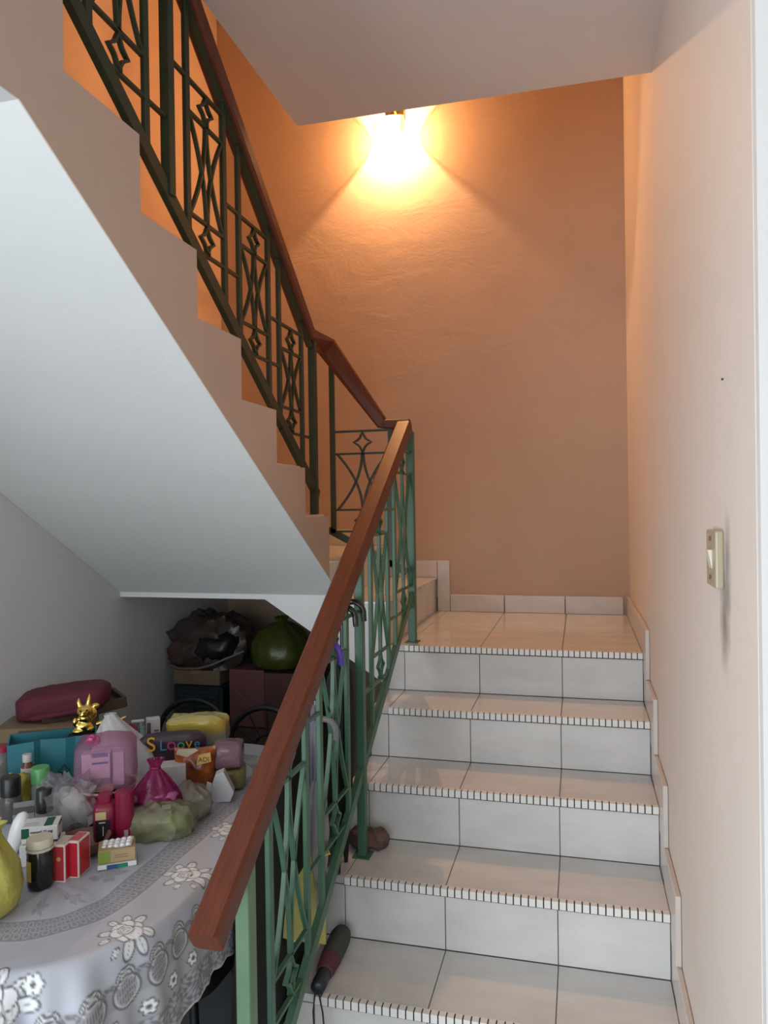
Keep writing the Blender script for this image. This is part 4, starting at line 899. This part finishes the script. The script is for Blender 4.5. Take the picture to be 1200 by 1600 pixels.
# ------------------------------------------------------------------ umbrellas on the railing
def umbrella(label, y, ztop, hm, cm_, L=.75, R=.028, x=-.645, canopy=(.028, .5)):
    """hook over a cross bar: the tip shows on the stair side, the shaft hangs in the well"""
    t = thing('umbrella', label, 'umbrella', (x, y, ztop), 'umbrellas hooked on the railing')
    hk = [(-R, 0, -.10)]+[(-R*math.cos(a*PI/12), 0, R*math.sin(a*PI/12)+.002) for a in range(13)]+[(R*1.05, 0, -.022)]
    G().tube(hk, [.0085]*13+[.0088, .008], 12, up=(0, 1, 0)).build('hooked_handle', hm, t, smooth=True, local=True)
    G().tube([(-R, 0, -.10), (-R, 0, -L)], .004, 8).build('shaft', pm((.35, .35, .36), .25, metal=.8), t, local=True)
    r, l = canopy
    G().lathe([(.008, -.13), (r*.8, -.17), (r, -.26), (r*.9, -.13-l*.6), (.012, -.13-l), (.005, -L+.03), (.003, -L)], (-R, 0, 0), 32, fn=lambda a, q: 1+.16*math.sin(8*a+q*2)).build('folded_canopy', cm_, t, smooth=True, local=True)
    return t
hb = pm((.02, .02, .021), .12)
umbrella('black umbrella with shiny curved handle, left of the two black ones on the railing', 2.02, 1.236, hb, blackcloth, L=.74, R=.030)
umbrella('black umbrella with shiny curved handle, right of the two black ones on the railing', 2.095, 1.240, hb, blackcloth, L=.76, R=.032)
umbrella('umbrella with a purple curved handle on the railing', 1.862, 1.160, pm((.09, .045, .42), .3), pm((.16, .14, .20), .3), L=.66, R=.036, canopy=(.018, .42))
umbrella('clear plastic umbrella with a transparent hooked handle on the railing', 1.852, .968, film((.36, .36, .37), .55, .08), film((.45, .45, .46), .5, .08), L=.5, x=-.650, canopy=(.03, .34))
# black jacket hanging in the well behind the umbrellas
t = thing('hanging_cloth', 'black cloth hanging in the gap behind the umbrellas and the lower railing', 'cloth', (-.747, 1.78, .25))
g = G(); P = []; n = 60; prof = [(.92, 0), (1, .06), (1.0, .25), (.97, .45), (.86, .60), (.62, .68), (.35, .715), (.1, .72)]
for k_, z in prof:
    for j in range(n):
        a = 2*PI*j/n; y = .31*k_*math.cos(a)+.06*(z/.7); P.append((.009*math.sin(a)*(.5+.5*k_)+.004*math.sin(y*46+z*3)*(1 if z < .6 else .3), y, z+(.10*(y+.0)/.3 if z > .3 else 0)*min(1, (z-.3)/.3)))
g.add(P, [(i*n+j, i*n+(j+1) % n, (i+1)*n+(j+1) % n, (i+1)*n+j) for i in range(len(prof)-1) for j in range(n)]+[tuple(range(n))[::-1], tuple(range((len(prof)-1)*n, len(prof)*n))])
g.build('cloth', blackcloth, t, smooth=True, local=True)
G().tube([(0, .06, .72), (.05, .06, .80), (.105, .06, .802), (.114, .06, .77)], .004, 6).build('hanging_loop', blackcloth, t, smooth=True, local=True)
# yellow bag on the railing
t = thing('hanging_plastic_bag', 'small yellow plastic bag tied to the lower railing', 'bag', (-.699, 1.81, .435))
ev = Vector((.53, .85, 0)); nv = Vector((.85, -.53, 0))
g = G(); P = []; n = 48; prof = [(1, 0), (1.0, .03), (.95, .08), (.86, .125), (.62, .168), (.26, .195), (.10, .205), (.20, .222)]
for i, (k_, z) in enumerate(prof):
    for j in range(n):
        a = 2*PI*j/n; u = .068*k_*math.cos(a)+.025*(z/.2)**2
        p = ev*u + nv*(.010*k_*math.sin(a)*(1+.35*math.sin(5*a))) + Vector((0, 0, z-(.035*math.cos(a)*(1-z/.2) if z < .2 else 0)))
        p += nv*.006*noise.noise(p*34); P.append(p)
g.add(P, [(i*n+j, i*n+(j+1) % n, (i+1)*n+(j+1) % n, (i+1)*n+j) for i in range(len(prof)-1) for j in range(n)]+[tuple(range(n))[::-1]])
g.build('film', film((.66, .63, .20), .32), t, smooth=True, local=True)
MR = Matrix((ev, -nv, Vector((0, 0, 1)))).transposed().to_4x4()
G().box(-.055, .050, -.002, .002, .012, .105, MR).build('paper_inside', pm((.72, .72, .50), .6), t, local=True)
G().box(.036, .056, -.0135, -.0125, .125, .148, MR).build('price_tag', pm((.62, .66, .62), .5), t, local=True)
G().tube([ev*.025+Vector(p) for p in ((0, 0, .205), (.015, .0, .225), (.045, .0, .235), (.05, .0, .222), (.02, 0, .212))], .003, 6).build('tie', pm((.62, .55, .06), .5), t, local=True)
# folded compact umbrella on the step
t = thing('folding_umbrella', 'folded compact umbrella in dark green and maroon lying on a step, with a loop strap', 'umbrella', (-.60, 1.80, .34))
A = Vector((-.643, 1.745, .362)); Bv = Vector((-.652, 1.975, .371)); off = t.location
ax = (Bv-A).normalized()
def along(q): return A+(Bv-A)*q-off
G().tube([along(q) for q in (.26, .30, .5)], [.019, .024, .027], 20).build('maroon_band', pm((.10, .025, .045), .8), t, smooth=True, local=True)
G().tube([along(q) for q in (.5, .7, .9, 1.0)], [.0275, .029, .029, .024], 20).build('green_canopy', pm((.05, .062, .055), .85, bump=.3), t, smooth=True, local=True)
G().tube([along(q) for q in (-.02, .0, .1, .2, .24)], [.012, .018, .019, .017, .019], 16).build('handle', pm((.014, .018, .03), .3), t, smooth=True, local=True)
G().tube([along(q) for q in (.24, .27)], [.021, .021], 16).build('collar', pm((.12, .05, .06), .5), t, smooth=True, local=True)
st0 = along(-.01)
G().tube([st0+Vector(p) for p in ((0, 0, 0), (-.002, -.014, -.012), (-.004, -.020, -.045), (-.002, -.020, -.085), (.012, -.022, -.102), (.024, -.020, -.085), (.020, -.018, -.045), (.010, -.012, -.010), (.003, 0, 0))], .0022, 8).build('wrist_loop', pm((.012, .016, .03), .6), t, smooth=True, local=True)
# brown pouch on the tread
t = thing('brown_pouch', 'crumpled brown cloth pouch on the tread beside the green post', 'pouch', (-.640, 2.205, .511))
G().blob((.0, .0, .026), (.06, .035, .028), .9, .012, 25, 30, 18, flat=0, seed=3).build('cloth', pm((.13, .075, .065), .85, var=.3), t, smooth=True, local=True)
G().blob((.035, .0, .03), (.028, .028, .026), 1, .008, 30, flat=0, seed=7).build('drawn_end', pm((.15, .085, .075), .85), t, smooth=True, local=True)
# things standing on the floor in the well
t = thing('yellow_folder', 'yellow plastic sleeve standing by the foot of the railing', 'sleeve', (-.745, 1.60, 0))
G().prism([(-.07, 0), (.10, 0), (.10, .30), (.0, .31), (-.07, .28)], 'x', -.006, .006).build('sleeve', pm((.55, .38, .03), .4), t, local=True)
t = thing('silver_bag', 'grey foil shopping bag standing behind the lower railing', 'bag', (-.79, 1.56, 0))
bag(t, [(.05, 0), (.06, .05), (.06, .22), (.05, .31), (.03, .34)], film((.40, .38, .36), .1), k=7, seed=8, amp=.01)
